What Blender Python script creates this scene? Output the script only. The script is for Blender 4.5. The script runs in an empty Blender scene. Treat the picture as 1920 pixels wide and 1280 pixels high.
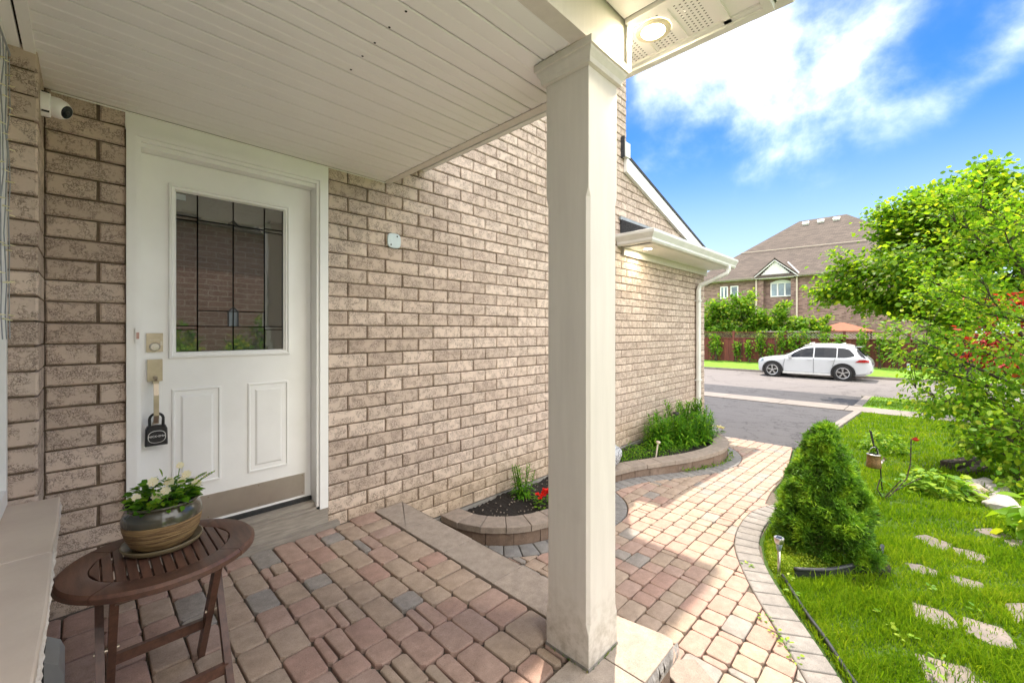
import bpy, bmesh, math, random
import numpy as np
from mathutils import Vector, Matrix

R = math.radians
rng = random.Random(7)
nr = np.random.RandomState(11)
S = bpy.context.scene
COL = S.collection

# ------------------------------------------------------------------ camera
TH = R(44.337)
CAM = Vector((-1.075, -2.672, 1.218))
FPX = 787.0
FWD = Vector((math.cos(TH), math.sin(TH), 0)); RGT = Vector((math.sin(TH), -math.cos(TH), 0))
cd = bpy.data.cameras.new('camera'); cam = bpy.data.objects.new('camera', cd); COL.objects.link(cam)
cam.location = CAM
cam.rotation_euler = (R(90), 0, TH - R(90))
cd.sensor_width = 36; cd.lens = FPX / 1920 * 36
cd.shift_y = -20 / 1920
cd.clip_start = 0.02; cd.clip_end = 2000
S.camera = cam

def proj(p):
    d = Vector(p) - CAM
    t = d.dot(FWD)
    if t < 0.05: return None
    return (960 + FPX * d.dot(RGT) / t, 620 - FPX * d.z / t, t)

# ------------------------------------------------------------------ light
SUN_AZ, SUN_EL = R(30), R(68)      # azimuth from +X towards +Y
w = bpy.data.worlds.new('World'); S.world = w; w.use_nodes = True
nt = w.node_tree; nt.nodes.clear()
def N(nt, t, **kw):
    n = nt.nodes.new(t)
    for k, v in kw.items(): setattr(n, k, v)
    return n
def L(nt, a, b): nt.links.new(a, b)
out = N(nt, 'ShaderNodeOutputWorld'); bg = N(nt, 'ShaderNodeBackground')
sky = N(nt, 'ShaderNodeTexSky', sky_type='NISHITA')
sky.sun_disc = False; sky.sun_elevation = SUN_EL; sky.sun_rotation = R(90) - SUN_AZ
sky.air_density = 1.0; sky.dust_density = 0.4; sky.ozone_density = 3.0
hsv = N(nt, 'ShaderNodeHueSaturation'); hsv.inputs['Saturation'].default_value = 1.42; hsv.inputs['Value'].default_value = .33; hsv.inputs['Hue'].default_value = .512
L(nt, sky.outputs[0], hsv.inputs['Color'])
tc = N(nt, 'ShaderNodeTexCoord')
mp = N(nt, 'ShaderNodeMapping'); mp.inputs['Scale'].default_value = (1, 1, 1.15)
L(nt, tc.outputs['Generated'], mp.inputs[0])
no = N(nt, 'ShaderNodeTexNoise'); no.inputs['Scale'].default_value = 4.0; no.inputs['Detail'].default_value = 9
no.inputs['Roughness'].default_value = 0.55; no.inputs['Distortion'].default_value = 0.12
L(nt, mp.outputs[0], no.inputs['Vector'])
acc = None
# cumulus banks (direction, sharpness, weight); broad unseen ones added to light the porch
def skydir(u, v):
    return (FWD + RGT * ((u - 960) / FPX) + Vector((0, 0, (620 - v) / FPX))).normalized()
BANKS = [(skydir(1380, 50), 46, .30), (skydir(1740, 190), 300, .25), (skydir(1620, 160), 130, .12), (skydir(1280, 260), 80, .14), (skydir(1500, 240), 150, .13),
         (skydir(1915, 75), 260, .33), (skydir(1690, 0), 500, .17), (skydir(1765, 95), 420, -.26), (skydir(1880, 190), 300, -.14), (Vector((-.3, -.6, .7)).normalized(), 2.6, .76), (Vector((.2, .8, .75)).normalized(), 6, .51),
         (Vector((-.8, .3, .4)).normalized(), 5, .56), (Vector((.1, -.9, .3)).normalized(), 4, .72)]
for d, k, wt in BANKS:
    dp = N(nt, 'ShaderNodeVectorMath', operation='DOT_PRODUCT'); L(nt, tc.outputs['Generated'], dp.inputs[0]); dp.inputs[1].default_value = d
    a = N(nt, 'ShaderNodeMath', operation='SUBTRACT'); L(nt, dp.outputs['Value'], a.inputs[0]); a.inputs[1].default_value = 1
    b = N(nt, 'ShaderNodeMath', operation='MULTIPLY'); L(nt, a.outputs[0], b.inputs[0]); b.inputs[1].default_value = k
    e = N(nt, 'ShaderNodeMath', operation='EXPONENT'); L(nt, b.outputs[0], e.inputs[0])
    m = N(nt, 'ShaderNodeMath', operation='MULTIPLY'); L(nt, e.outputs[0], m.inputs[0]); m.inputs[1].default_value = wt
    if acc is None: acc = m
    else:
        s = N(nt, 'ShaderNodeMath', operation='ADD'); L(nt, acc.outputs[0], s.inputs[0]); L(nt, m.outputs[0], s.inputs[1]); acc = s
ad = N(nt, 'ShaderNodeMath', operation='ADD'); L(nt, acc.outputs[0], ad.inputs[0]); L(nt, no.outputs['Fac'], ad.inputs[1])
mr = N(nt, 'ShaderNodeMapRange', interpolation_type='SMOOTHSTEP'); L(nt, ad.outputs[0], mr.inputs['Value'])
mr.inputs['From Min'].default_value = .70; mr.inputs['From Max'].default_value = 1.24
mx = N(nt, 'ShaderNodeMix', data_type='RGBA'); pw = N(nt, 'ShaderNodeMath', operation='POWER'); L(nt, mr.outputs[0], pw.inputs[0]); pw.inputs[1].default_value = 2.2
L(nt, pw.outputs[0], mx.inputs['Factor'])
sep = N(nt, 'ShaderNodeSeparateXYZ'); L(nt, tc.outputs['Generated'], sep.inputs[0])
hz = N(nt, 'ShaderNodeMapRange', interpolation_type='SMOOTHSTEP'); L(nt, sep.outputs['Z'], hz.inputs['Value'])
hz.inputs['From Min'].default_value = .02; hz.inputs['From Max'].default_value = .40; hz.inputs['To Min'].default_value = .92; hz.inputs['To Max'].default_value = 0
hm = N(nt, 'ShaderNodeMix', data_type='RGBA'); L(nt, hz.outputs[0], hm.inputs['Factor']); L(nt, hsv.outputs[0], hm.inputs[6]); hm.inputs[7].default_value = (1.35, 1.68, 1.98, 1)
L(nt, hm.outputs[2], mx.inputs[6]); mx.inputs[7].default_value = (6.2, 6.1, 6.0, 1)
L(nt, mx.outputs[2], bg.inputs['Color']); bg.inputs['Strength'].default_value = 0.15
L(nt, bg.outputs[0], out.inputs[0])

sd = bpy.data.lights.new('sun', 'SUN'); sd.energy = 2.0; sd.angle = R(0.53); sd.color = (.86, .77, .655)
so = bpy.data.objects.new('sun', sd); COL.objects.link(so)
svec = Vector((math.cos(SUN_EL) * math.cos(SUN_AZ), math.cos(SUN_EL) * math.sin(SUN_AZ), math.sin(SUN_EL)))
so.rotation_euler = svec.to_track_quat('Z', 'Y').to_euler(); so.location = (5, 5, 12)
S.view_settings.view_transform = 'Standard'; S.view_settings.look = 'None'
S.view_settings.gamma = 1; S.view_settings.use_curve_mapping = False
S.view_settings.exposure = 2.16
S.render.engine = 'CYCLES'
S.cycles.use_denoising = True
S.cycles.max_bounces = 12; S.cycles.diffuse_bounces = 10

# ------------------------------------------------------------------ materials
def base_mat(name):
    m = bpy.data.materials.new(name); m.use_nodes = True
    t = m.node_tree; b = t.nodes['Principled BSDF']
    return m, t, b
def rampnode(t, stops, interp='LINEAR'):
    r = N(t, 'ShaderNodeValToRGB'); r.color_ramp.interpolation = interp
    e = r.color_ramp.elements
    while len(e) < len(stops): e.new(.5)
    for k, (p, c) in enumerate(stops): e[k].position = p; e[k].color = (*c, 1)
    return r
def mixc(t, fac, a, b, mode='MIX'):
    n = N(t, 'ShaderNodeMix', data_type='RGBA', blend_type=mode)
    for s, i in ((fac, 0), (a, 6), (b, 7)):
        if isinstance(s, (int, float)): n.inputs[i].default_value = s
        elif isinstance(s, tuple): n.inputs[i].default_value = (*s, 1)
        else: L(t, s, n.inputs[i])
    return n.outputs[2]
def math_(t, op, a, b=None):
    n = N(t, 'ShaderNodeMath', operation=op)
    for s, i in ((a, 0), (b, 1)):
        if s is None: continue
        if isinstance(s, (int, float)): n.inputs[i].default_value = s
        else: L(t, s, n.inputs[i])
    return n.outputs[0]
def noise(t, scale, detail=4, rough=.55, vec=None, dist=0):
    n = N(t, 'ShaderNodeTexNoise'); n.inputs['Scale'].default_value = scale; n.inputs['Detail'].default_value = detail
    n.inputs['Roughness'].default_value = rough; n.inputs['Distortion'].default_value = dist
    if vec is None:
        g = N(t, 'ShaderNodeNewGeometry'); vec = g.outputs['Position']
    L(t, vec, n.inputs['Vector'])
    return n
def rnd(t, island=False):
    if island: return N(t, 'ShaderNodeNewGeometry').outputs['Random Per Island']
    a = N(t, 'ShaderNodeObjectInfo').outputs['Random']; b = N(t, 'ShaderNodeNewGeometry').outputs['Random Per Island']
    return math_(t, 'FRACT', math_(t, 'ADD', a, b))
def bump(t, b, h, strength, dist=.01):
    n = N(t, 'ShaderNodeBump'); n.inputs['Strength'].default_value = strength; n.inputs['Distance'].default_value = dist
    L(t, h, n.inputs['Height']); L(t, n.outputs[0], b.inputs['Normal']); return n
def mk(name, c1, c2=None, rough=.6, ns=8, lo=.35, hi=.65, bp=0, bs=60, bd=.005, metal=0, coat=0, var=0, spec=.5, stretch=None):
    m, t, b = base_mat(name)
    vec = None
    if stretch:
        g = N(t, 'ShaderNodeNewGeometry'); mpn = N(t, 'ShaderNodeMapping'); mpn.inputs['Scale'].default_value = stretch
        L(t, g.outputs['Position'], mpn.inputs[0]); vec = mpn.outputs[0]
    if c2 is None: c2 = tuple(x * .85 for x in c1)
    n = noise(t, ns, 6, .6, vec)
    mrn = N(t, 'ShaderNodeMapRange'); L(t, n.outputs['Fac'], mrn.inputs['Value']); mrn.inputs['From Min'].default_value = lo; mrn.inputs['From Max'].default_value = hi
    c = mixc(t, mrn.outputs[0], c1, c2)
    if var:
        v = math_(t, 'ADD', math_(t, 'MULTIPLY', rnd(t), var), 1 - var / 2)
        vm = N(t, 'ShaderNodeVectorMath', operation='SCALE'); L(t, c, vm.inputs[0]); L(t, v, vm.inputs['Scale']); c = vm.outputs[0]
    L(t, c, b.inputs['Base Color'])
    b.inputs['Roughness'].default_value = rough; b.inputs['Metallic'].default_value = metal
    b.inputs['Coat Weight'].default_value = coat; b.inputs['Specular IOR Level'].default_value = spec
    if bp:
        n2 = noise(t, bs, 5, .6, vec); bump(t, b, n2.outputs['Fac'], bp, bd)
    return m
def brick_mat(name, ca, cb, crack, dark):
    m, t, b = base_mat(name)
    g = N(t, 'ShaderNodeNewGeometry')
    r = rnd(t)
    off = N(t, 'ShaderNodeVectorMath', operation='ADD'); L(t, g.outputs['Position'], off.inputs[0])
    cmb = N(t, 'ShaderNodeCombineXYZ'); L(t, math_(t, 'MULTIPLY', r, 37.0), cmb.inputs[0]); L(t, cmb.outputs[0], off.inputs[1])
    wob = noise(t, 34, 4, .65, off.outputs[0])
    wv = N(t, 'ShaderNodeVectorMath', operation='SCALE'); L(t, wob.outputs['Color'], wv.inputs[0]); wv.inputs['Scale'].default_value = .075
    v2 = N(t, 'ShaderNodeVectorMath', operation='ADD'); L(t, off.outputs[0], v2.inputs[0]); L(t, wv.outputs[0], v2.inputs[1])
    vo = N(t, 'ShaderNodeTexVoronoi', feature='DISTANCE_TO_EDGE'); vo.inputs['Scale'].default_value = 68; L(t, v2.outputs[0], vo.inputs['Vector'])
    mr1 = N(t, 'ShaderNodeMapRange', interpolation_type='SMOOTHSTEP'); L(t, vo.outputs['Distance'], mr1.inputs['Value'])
    mr1.inputs['From Min'].default_value = .015; mr1.inputs['From Max'].default_value = .13; mr1.inputs['To Min'].default_value = 1; mr1.inputs['To Max'].default_value = 0
    patch = noise(t, 17, 4, .65, off.outputs[0])
    mr2 = N(t, 'ShaderNodeMapRange', interpolation_type='SMOOTHSTEP'); L(t, patch.outputs['Fac'], mr2.inputs['Value'])
    mr2.inputs['From Min'].default_value = .42; mr2.inputs['From Max'].default_value = .55
    cr = math_(t, 'MULTIPLY', mr1.outputs[0], mr2.outputs[0])
    fine = noise(t, 130, 3, .6, off.outputs[0])
    colr = mixc(t, r, ca, cb)
    r2 = math_(t, 'FRACT', math_(t, 'MULTIPLY', r, 57.3)); vs_ = N(t, 'ShaderNodeVectorMath', operation='SCALE'); L(t, colr, vs_.inputs[0]); L(t, math_(t, 'ADD', math_(t, 'MULTIPLY', r2, .22), .89), vs_.inputs['Scale']); colr = vs_.outputs[0]
    colr = mixc(t, math_(t, 'MULTIPLY', fine.outputs['Fac'], .35), colr, dark)
    big = noise(t, .9, 3, .5)
    colr = mixc(t, math_(t, 'MULTIPLY', big.outputs['Fac'], .25), colr, cb)
    sp_ = N(t, 'ShaderNodeSeparateXYZ'); L(t, g.outputs['Position'], sp_.inputs[0])
    st_ = N(t, 'ShaderNodeMapRange', interpolation_type='SMOOTHSTEP'); L(t, sp_.outputs['Z'], st_.inputs['Value']); st_.inputs['From Min'].default_value = .28; st_.inputs['From Max'].default_value = -.15
    colr = mixc(t, math_(t, 'MULTIPLY', math_(t, 'MULTIPLY', st_.outputs[0], patch.outputs['Fac']), .8), colr, (.52, .38, .21))
    colr = mixc(t, math_(t, 'MULTIPLY', cr, .78), colr, crack)
    L(t, colr, b.inputs['Base Color']); b.inputs['Roughness'].default_value = .85; b.inputs['Specular IOR Level'].default_value = .25
    h = math_(t, 'SUBTRACT', math_(t, 'MULTIPLY', fine.outputs['Fac'], .3), cr)
    bump(t, b, h, .55, .004)
    return m
def leaf_mat(name, stops, trans=.4, rough=.45, spec=.22):
    m, t, b = base_mat(name)
    r = rnd(t, True)
    rp = rampnode(t, stops); L(t, r, rp.inputs[0])
    b.inputs['Roughness'].default_value = rough; b.inputs['Specular IOR Level'].default_value = spec
    if name == 'grass_blades':
        pn = noise(t, 1.7, 5, .65); L(t, math_(t, 'ADD', math_(t, 'MULTIPLY', r, .55), math_(t, 'MULTIPLY', math_(t, 'SUBTRACT', pn.outputs['Fac'], .3), 1.1)), rp.inputs[0])
    L(t, rp.outputs[0], b.inputs['Base Color'])
    tr = N(t, 'ShaderNodeBsdfTranslucent')
    vm = N(t, 'ShaderNodeVectorMath', operation='MULTIPLY'); L(t, rp.outputs[0], vm.inputs[0]); vm.inputs[1].default_value = (1.35, 1.3, .6)
    L(t, vm.outputs[0], tr.inputs[0])
    ms = N(t, 'ShaderNodeMixShader'); ms.inputs[0].default_value = trans
    L(t, b.outputs[0], ms.inputs[1]); L(t, tr.outputs[0], ms.inputs[2]); L(t, ms.outputs[0], t.nodes['Material Output'].inputs[0])
    return m
def paver_mat(name, a, b_, c_):
    m, t, b = base_mat(name)
    r = rnd(t); rp = rampnode(t, [(0, a), (.5, b_), (1, c_)]); L(t, r, rp.inputs[0])
    n1 = noise(t, 19, 6, .68); n2 = noise(t, 240, 2, .7)
    n1r = N(t, 'ShaderNodeMapRange'); L(t, n1.outputs['Fac'], n1r.inputs['Value']); n1r.inputs['From Min'].default_value = .34; n1r.inputs['From Max'].default_value = .68
    c = mixc(t, math_(t, 'MULTIPLY', n1r.outputs[0], .62), rp.outputs[0], tuple(x * .55 for x in b_))
    sp = N(t, 'ShaderNodeMapRange'); L(t, n2.outputs['Fac'], sp.inputs['Value']); sp.inputs['From Min'].default_value = .58; sp.inputs['From Max'].default_value = .72
    c = mixc(t, math_(t, 'MULTIPLY', sp.outputs[0], .55), c, (.10, .08, .07))
    sp2 = N(t, 'ShaderNodeMapRange'); L(t, n2.outputs['Fac'], sp2.inputs['Value']); sp2.inputs['From Min'].default_value = .42; sp2.inputs['From Max'].default_value = .28
    c = mixc(t, math_(t, 'MULTIPLY', sp2.outputs[0], .3), c, (.62, .56, .5))
    L(t, c, b.inputs['Base Color']); b.inputs['Roughness'].default_value = .88; b.inputs['Specular IOR Level'].default_value = .25
    bump(t, b, math_(t, 'ADD', n2.outputs['Fac'], math_(t, 'MULTIPLY', n1.outputs['Fac'], 2.0)), .45, .003)
    return m
def emit_mat(name, c, s):
    m, t, b = base_mat(name); b.inputs['Base Color'].default_value = (*c, 1)
    b.inputs['Emission Color'].default_value = (*c, 1); b.inputs['Emission Strength'].default_value = s; return m
def far_brick(name, a, b_, mortar, sx=.24, sz=.08, axis='yz'):
    m, t, b = base_mat(name)
    g = N(t, 'ShaderNodeNewGeometry'); sxyz = N(t, 'ShaderNodeSeparateXYZ'); L(t, g.outputs['Position'], sxyz.inputs[0])
    cmb = N(t, 'ShaderNodeCombineXYZ')
    L(t, math_(t, 'ADD', sxyz.outputs['X'], sxyz.outputs['Y']), cmb.inputs[0]); L(t, sxyz.outputs['Z'], cmb.inputs[1])
    br = N(t, 'ShaderNodeTexBrick'); L(t, cmb.outputs[0], br.inputs['Vector'])
    br.inputs['Scale'].default_value = 1; br.inputs['Brick Width'].default_value = sx; br.inputs['Row Height'].default_value = sz
    br.inputs['Mortar Size'].default_value = .006; br.inputs['Color1'].default_value = (*a, 1); br.inputs['Color2'].default_value = (*b_, 1); br.inputs['Mortar'].default_value = (*mortar, 1)
    n = noise(t, 3, 5, .6)
    L(t, mixc(t, math_(t, 'MULTIPLY', n.outputs['Fac'], .35), br.outputs['Color'], tuple(x * .6 for x in b_)), b.inputs['Base Color'])
    b.inputs['Roughness'].default_value = .9
    bump(t, b, math_(t, 'SUBTRACT', 1.0, br.outputs['Fac']), .6, .01)
    return m

M = {}
M['brick'] = brick_mat('brick_cream', (.70, .575, .485), (.53, .42, .345), (.15, .105, .085), (.44, .34, .27))
M['brickw'] = brick_mat('brick_brown', (.37, .27, .19), (.30, .215, .15), (.09, .06, .045), (.19, .13, .09))
M['mortar'] = mk('mortar', (.17, .125, .085), (.11, .08, .055), .95, 40, bp=.5, bs=150)
M['parge'] = mk('parged_concrete', (.30, .28, .25), (.17, .16, .14), .9, 9, bp=.6, bs=90, bd=.006)
M['white'] = mk('white_paint', (.88, .87, .855), (.84, .83, .81), .38, 5, bp=.06, bs=120)
M['soffit'] = mk('soffit_vinyl', (.87, .85, .825), (.84, .815, .785), .42, 2.2, bp=.03, bs=40)
M['cream'] = mk('cream_paint', (.70, .645, .58), (.65, .595, .535), .42, 4, bp=.16, bs=60, bd=.003, stretch=(6, 6, .6))
def dirty_base(m):
    t = m.node_tree; b = t.nodes['Principled BSDF']; src = b.inputs['Base Color'].links[0].from_socket
    g = N(t, 'ShaderNodeNewGeometry'); sx = N(t, 'ShaderNodeSeparateXYZ'); L(t, g.outputs['Position'], sx.inputs[0])
    st = N(t, 'ShaderNodeMapRange', interpolation_type='SMOOTHSTEP'); L(t, sx.outputs['Z'], st.inputs['Value']); st.inputs['From Min'].default_value = .34; st.inputs['From Max'].default_value = 0
    n = noise(t, 22, 6, .7); f = N(t, 'ShaderNodeMapRange'); L(t, n.outputs['Fac'], f.inputs['Value']); f.inputs['From Min'].default_value = .42; f.inputs['From Max'].default_value = .72
    n2 = noise(t, 3.2, 5, .7); f2 = N(t, 'ShaderNodeMapRange'); L(t, n2.outputs['Fac'], f2.inputs['Value']); f2.inputs['From Min'].default_value = .58; f2.inputs['From Max'].default_value = .8; f2.inputs['To Max'].default_value = .35
    L(t, mixc(t, f2.outputs[0], mixc(t, math_(t, 'MULTIPLY', st.outputs[0], math_(t, 'MULTIPLY', f.outputs[0], .85)), src, (.30, .25, .18)), (.50, .45, .37)), b.inputs['Base Color'])
dirty_base(M['cream'])
M['alum'] = mk('white_aluminium', (.74, .73, .70), (.66, .65, .62), .4, 6)
M['dark'] = mk('dark_gap', (.02, .018, .016), None, .9)
M['shingle'] = mk('dark_shingle', (.07, .075, .085), (.035, .037, .042), .95, 60, bp=.8, bs=120, bd=.01, var=.4)
M['paver_red'] = paver_mat('paver_red', (.43, .275, .22), (.46, .315, .248), (.42, .305, .252))
M['paver_tan'] = paver_mat('paver_tan', (.44, .345, .265), (.45, .34, .255), (.43, .33, .257))
M['paver_grey'] = paver_mat('paver_grey', (.36, .32, .28), (.32, .29, .26), (.40, .355, .305))
M['border'] = paver_mat('border_grey', (.30, .28, .255), (.27, .25, .23), (.33, .30, .27))
M['borderd'] = paver_mat('border_dark', (.27, .255, .235), (.24, .23, .22), (.30, .28, .25))
M['slab'] = paver_mat('slab_buff', (.43, .36, .30), (.41, .345, .285), (.45, .375, .31))
M['block'] = paver_mat('planter_block', (.24, .165, .12), (.20, .14, .105), (.27, .195, .15))
M['cap'] = paver_mat('planter_cap', (.36, .30, .245), (.32, .265, .22), (.38, .31, .25))
M['sand'] = mk('joint_sand', (.16, .13, .10), (.08, .07, .055), .95, 60, bp=.4, bs=200)
M['sill'] = mk('sill_stone', (.62, .53, .44), (.56, .465, .385), .8, 5, bp=.2, bs=70)
M['sillrough'] = mk('sill_rough', (.60, .55, .50), (.50, .44, .38), .9, 30, bp=.8, bs=60, bd=.01)
def paved(name, a, b_, crk, cs):
    m, t, b = base_mat(name)
    n1 = noise(t, .7, 5, .6); n2 = noise(t, 90, 3, .7); n3 = noise(t, 3.5, 4, .6)
    c = mixc(t, n1.outputs['Fac'], a, b_); c = mixc(t, math_(t, 'MULTIPLY', n2.outputs['Fac'], .5), c, tuple(x * 1.5 for x in a))
    c = mixc(t, math_(t, 'MULTIPLY', n3.outputs['Fac'], .3), c, tuple(x * .6 for x in b_))
    g = N(t, 'ShaderNodeNewGeometry'); wv = N(t, 'ShaderNodeVectorMath', operation='SCALE'); L(t, n3.outputs['Color'], wv.inputs[0]); wv.inputs['Scale'].default_value = .9
    av = N(t, 'ShaderNodeVectorMath', operation='ADD'); L(t, g.outputs['Position'], av.inputs[0]); L(t, wv.outputs[0], av.inputs[1])
    vo = N(t, 'ShaderNodeTexVoronoi', feature='DISTANCE_TO_EDGE'); vo.inputs['Scale'].default_value = cs; L(t, av.outputs[0], vo.inputs['Vector'])
    ck = N(t, 'ShaderNodeMapRange'); L(t, vo.outputs['Distance'], ck.inputs['Value']); ck.inputs['From Max'].default_value = .03; ck.inputs['To Min'].default_value = crk; ck.inputs['To Max'].default_value = 0
    c = mixc(t, ck.outputs[0], c, tuple(x * .35 for x in b_)); L(t, c, b.inputs['Base Color']); b.inputs['Roughness'].default_value = .92; b.inputs['Specular IOR Level'].default_value = .3
    bump(t, b, n2.outputs['Fac'], .6, .01); return m
M['asphalt'] = paved('asphalt', (.098, .094, .096), (.066, .064, .066), .8, 1.1)
M['road'] = paved('road', (.19, .172, .163), (.155, .143, .136), .45, .45)
M['concrete'] = mk('concrete', (.26, .225, .195), (.20, .178, .158), .9, 3, bp=.3, bs=90)
M['soil'] = mk('soil', (.028, .02, .015), (.012, .009, .007), .95, 40, bp=1, bs=60, bd=.03)
M['lawnbase'] = mk('lawn_soil', (.055, .105, .008), (.03, .07, .006), .95, 7, bp=.5, bs=40, bd=.02)
M['grass'] = leaf_mat('grass_blades', [(0, (.05, .135, .008)), (.35, (.12, .24, .010)), (.7, (.22, .335, .016)), (.92, (.34, .40, .035)), (1, (.42, .36, .11))], .5, .8, .04)
M['grassfar'] = mk('grass_far', (.17, .32, .016), (.11, .24, .012), .95, 5, bp=.5, bs=30, bd=.03)
M['wood'] = mk('table_wood', (.135, .062, .040), (.080, .038, .026), .5, 7, bp=.25, bs=60, bd=.002, stretch=(8, 1, 8), var=.3, coat=.1)
M['bark'] = mk('bark', (.10, .075, .055), (.05, .038, .028), .95, 12, bp=.9, bs=30, bd=.02)
M['steel'] = mk('brushed_steel', (.62, .58, .54), (.54, .50, .46), .34, 6, metal=1, bp=.05, bs=90)
M['nickel'] = mk('satin_nickel', (.50, .43, .34), (.42, .36, .28), .36, 20, metal=1)
M['black'] = mk('black_plastic', (.018, .018, .02), (.012, .012, .013), .42, 20)
M['rubber'] = mk('black_rubber', (.025, .025, .025), (.016, .016, .016), .7, 20)
M['edging'] = mk('edging_plastic', (.035, .038, .042), (.02, .022, .025), .5, 20)
M['greyplastic'] = mk('grey_plastic', (.34, .36, .38), (.28, .30, .32), .45, 10)
M['threshold'] = mk('weathered_wood', (.36, .32, .27), (.25, .22, .185), .8, 10, bp=.4, bs=40, stretch=(1, 10, 10))
M['glaze'] = mk('dark_glaze', (.040, .040, .030), (.062, .055, .036), .22, 9, coat=.35)
M['clay'] = mk('ribbed_clay', (.40, .26, .115), (.17, .095, .042), .55, 9, .42, .6, bp=1, bs=16, bd=.008, stretch=(1.0, 1.0, 16))
M['saucer'] = mk('saucer_glaze', (.20, .155, .085), (.13, .10, .055), .35, 8)
M['rock'] = mk('field_rock', (.42, .39, .36), (.24, .22, .21), .9, 9, bp=.6, bs=40, bd=.01, var=.4)
M['rockt'] = mk('tan_rock', (.48, .38, .27), (.32, .25, .18), .9, 9, bp=.6, bs=40, bd=.01)
M['flag'] = mk('flagstone', (.235, .195, .17), (.15, .132, .118), .88, 9, bp=.4, bs=70, bd=.004, var=.25)
M['granite'] = mk('speckled_rock', (.62, .63, .66), (.09, .09, .10), .8, 90, .44, .56, bp=.3, bs=60)
M['carpaint'] = mk('white_car_paint', (.56, .57, .59), (.55, .56, .58), .22, 3, coat=1)
M['carglass'] = mk('tinted_glass', (.010, .012, .016), None, .05, 3, spec=.35)
M['carred'] = mk('tail_lamp', (.42, .01, .012), (.30, .008, .01), .12, 9, coat=1)
M['alloy'] = mk('alloy', (.62, .62, .63), (.5, .5, .51), .28, 9, metal=.9)
M['lamp'] = emit_mat('lamp_lens', (1, .95, .80), 14)
M['ring'] = mk('lamp_trim', (.76, .68, .50), (.70, .62, .44), .4, 6)
M['fence'] = mk('fence_stain', (.20, .055, .04), (.11, .035, .027), .85, 5, bp=.4, bs=30, stretch=(3, 3, .3), var=.45)
M['lattice'] = mk('lattice_wood', (.34, .22, .18), (.24, .15, .12), .85, 5)
M['latticew'] = mk('lattice_pale', (.62, .56, .52), (.5, .44, .40), .85, 5)
M['nbrick'] = far_brick('neighbour_brick', (.16, .088, .078), (.37, .24, .205), (.28, .235, .21), .27, .095)
M['obrick'] = far_brick('opposite_brick', (.27, .145, .105), (.36, .21, .155), (.66, .60, .54), .27, .09)
M['nroof'] = None
def roof_mat():
    m, t, b = base_mat('roof_shingles')
    g = N(t, 'ShaderNodeNewGeometry'); sx = N(t, 'ShaderNodeSeparateXYZ'); L(t, g.outputs['Position'], sx.inputs[0])
    cm = N(t, 'ShaderNodeCombineXYZ'); L(t, math_(t, 'ADD', sx.outputs['Y'], math_(t, 'MULTIPLY', sx.outputs['X'], .3)), cm.inputs[0]); L(t, math_(t, 'MULTIPLY', sx.outputs['Z'], 1.6), cm.inputs[1])
    br = N(t, 'ShaderNodeTexBrick'); L(t, cm.outputs[0], br.inputs['Vector']); br.inputs['Scale'].default_value = 1
    br.inputs['Brick Width'].default_value = .4; br.inputs['Row Height'].default_value = .15; br.inputs['Mortar Size'].default_value = .012
    br.inputs['Color1'].default_value = (.135, .105, .086, 1); br.inputs['Color2'].default_value = (.088, .069, .057, 1); br.inputs['Mortar'].default_value = (.055, .044, .037, 1)
    L(t, br.outputs['Color'], b.inputs['Base Color']); b.inputs['Roughness'].default_value = .95
    bump(t, b, br.outputs['Fac'], -.5, .02)
    return m
M['nroof'] = roof_mat()
M['terracotta'] = mk('orange_roof', (.31, .095, .045), (.25, .075, .038), .8, 4)
M['red'] = leaf_mat('red_petals', [(0, (.62, .01, .012)), (1, (.75, .05, .03))], .25)
M['whitepetal'] = leaf_mat('cream_petals', [(0, (.78, .74, .60)), (.7, (.80, .78, .70)), (1, (.75, .6, .3))], .4)
G1 = [(0, (.04, .13, .010)), (.35, (.08, .21, .014)), (.7, (.14, .31, .018)), (1, (.26, .42, .03))]
M['maple'] = leaf_mat('maple_leaves', [(0, (.08, .19, .014)), (.4, (.14, .28, .018)), (.75, (.24, .39, .025)), (1, (.42, .50, .035))], .62)
M['lime'] = leaf_mat('lime_leaves', [(0, (.09, .23, .016)), (.4, (.18, .35, .02)), (.8, (.30, .46, .03)), (1, (.46, .52, .05))], .5)
M['green'] = leaf_mat('green_leaves', G1, .35)
M['yellowgreen'] = leaf_mat('hosta_leaves', [(0, (.10, .24, .025)), (.5, (.22, .38, .035)), (1, (.40, .50, .06))], .4)
M['sedum'] = leaf_mat('sedum', [(0, (.16, .27, .02)), (.6, (.28, .40, .03)), (1, (.40, .46, .05))], .35)
M['lily'] = leaf_mat('lily_leaves', [(0, (.05, .17, .012)), (.6, (.12, .31, .018)), (1, (.28, .46, .03))], .45)
M['redleaf'] = leaf_mat('red_maple_leaves', [(0, (.16, .015, .02)), (.6, (.38, .03, .03)), (1, (.55, .07, .05))], .45)
M['bushd'] = leaf_mat('bush_leaves', [(0, (.06, .16, .014)), (.5, (.13, .28, .02)), (.85, (.24, .40, .03)), (1, (.42, .42, .06))], .5)
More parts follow.
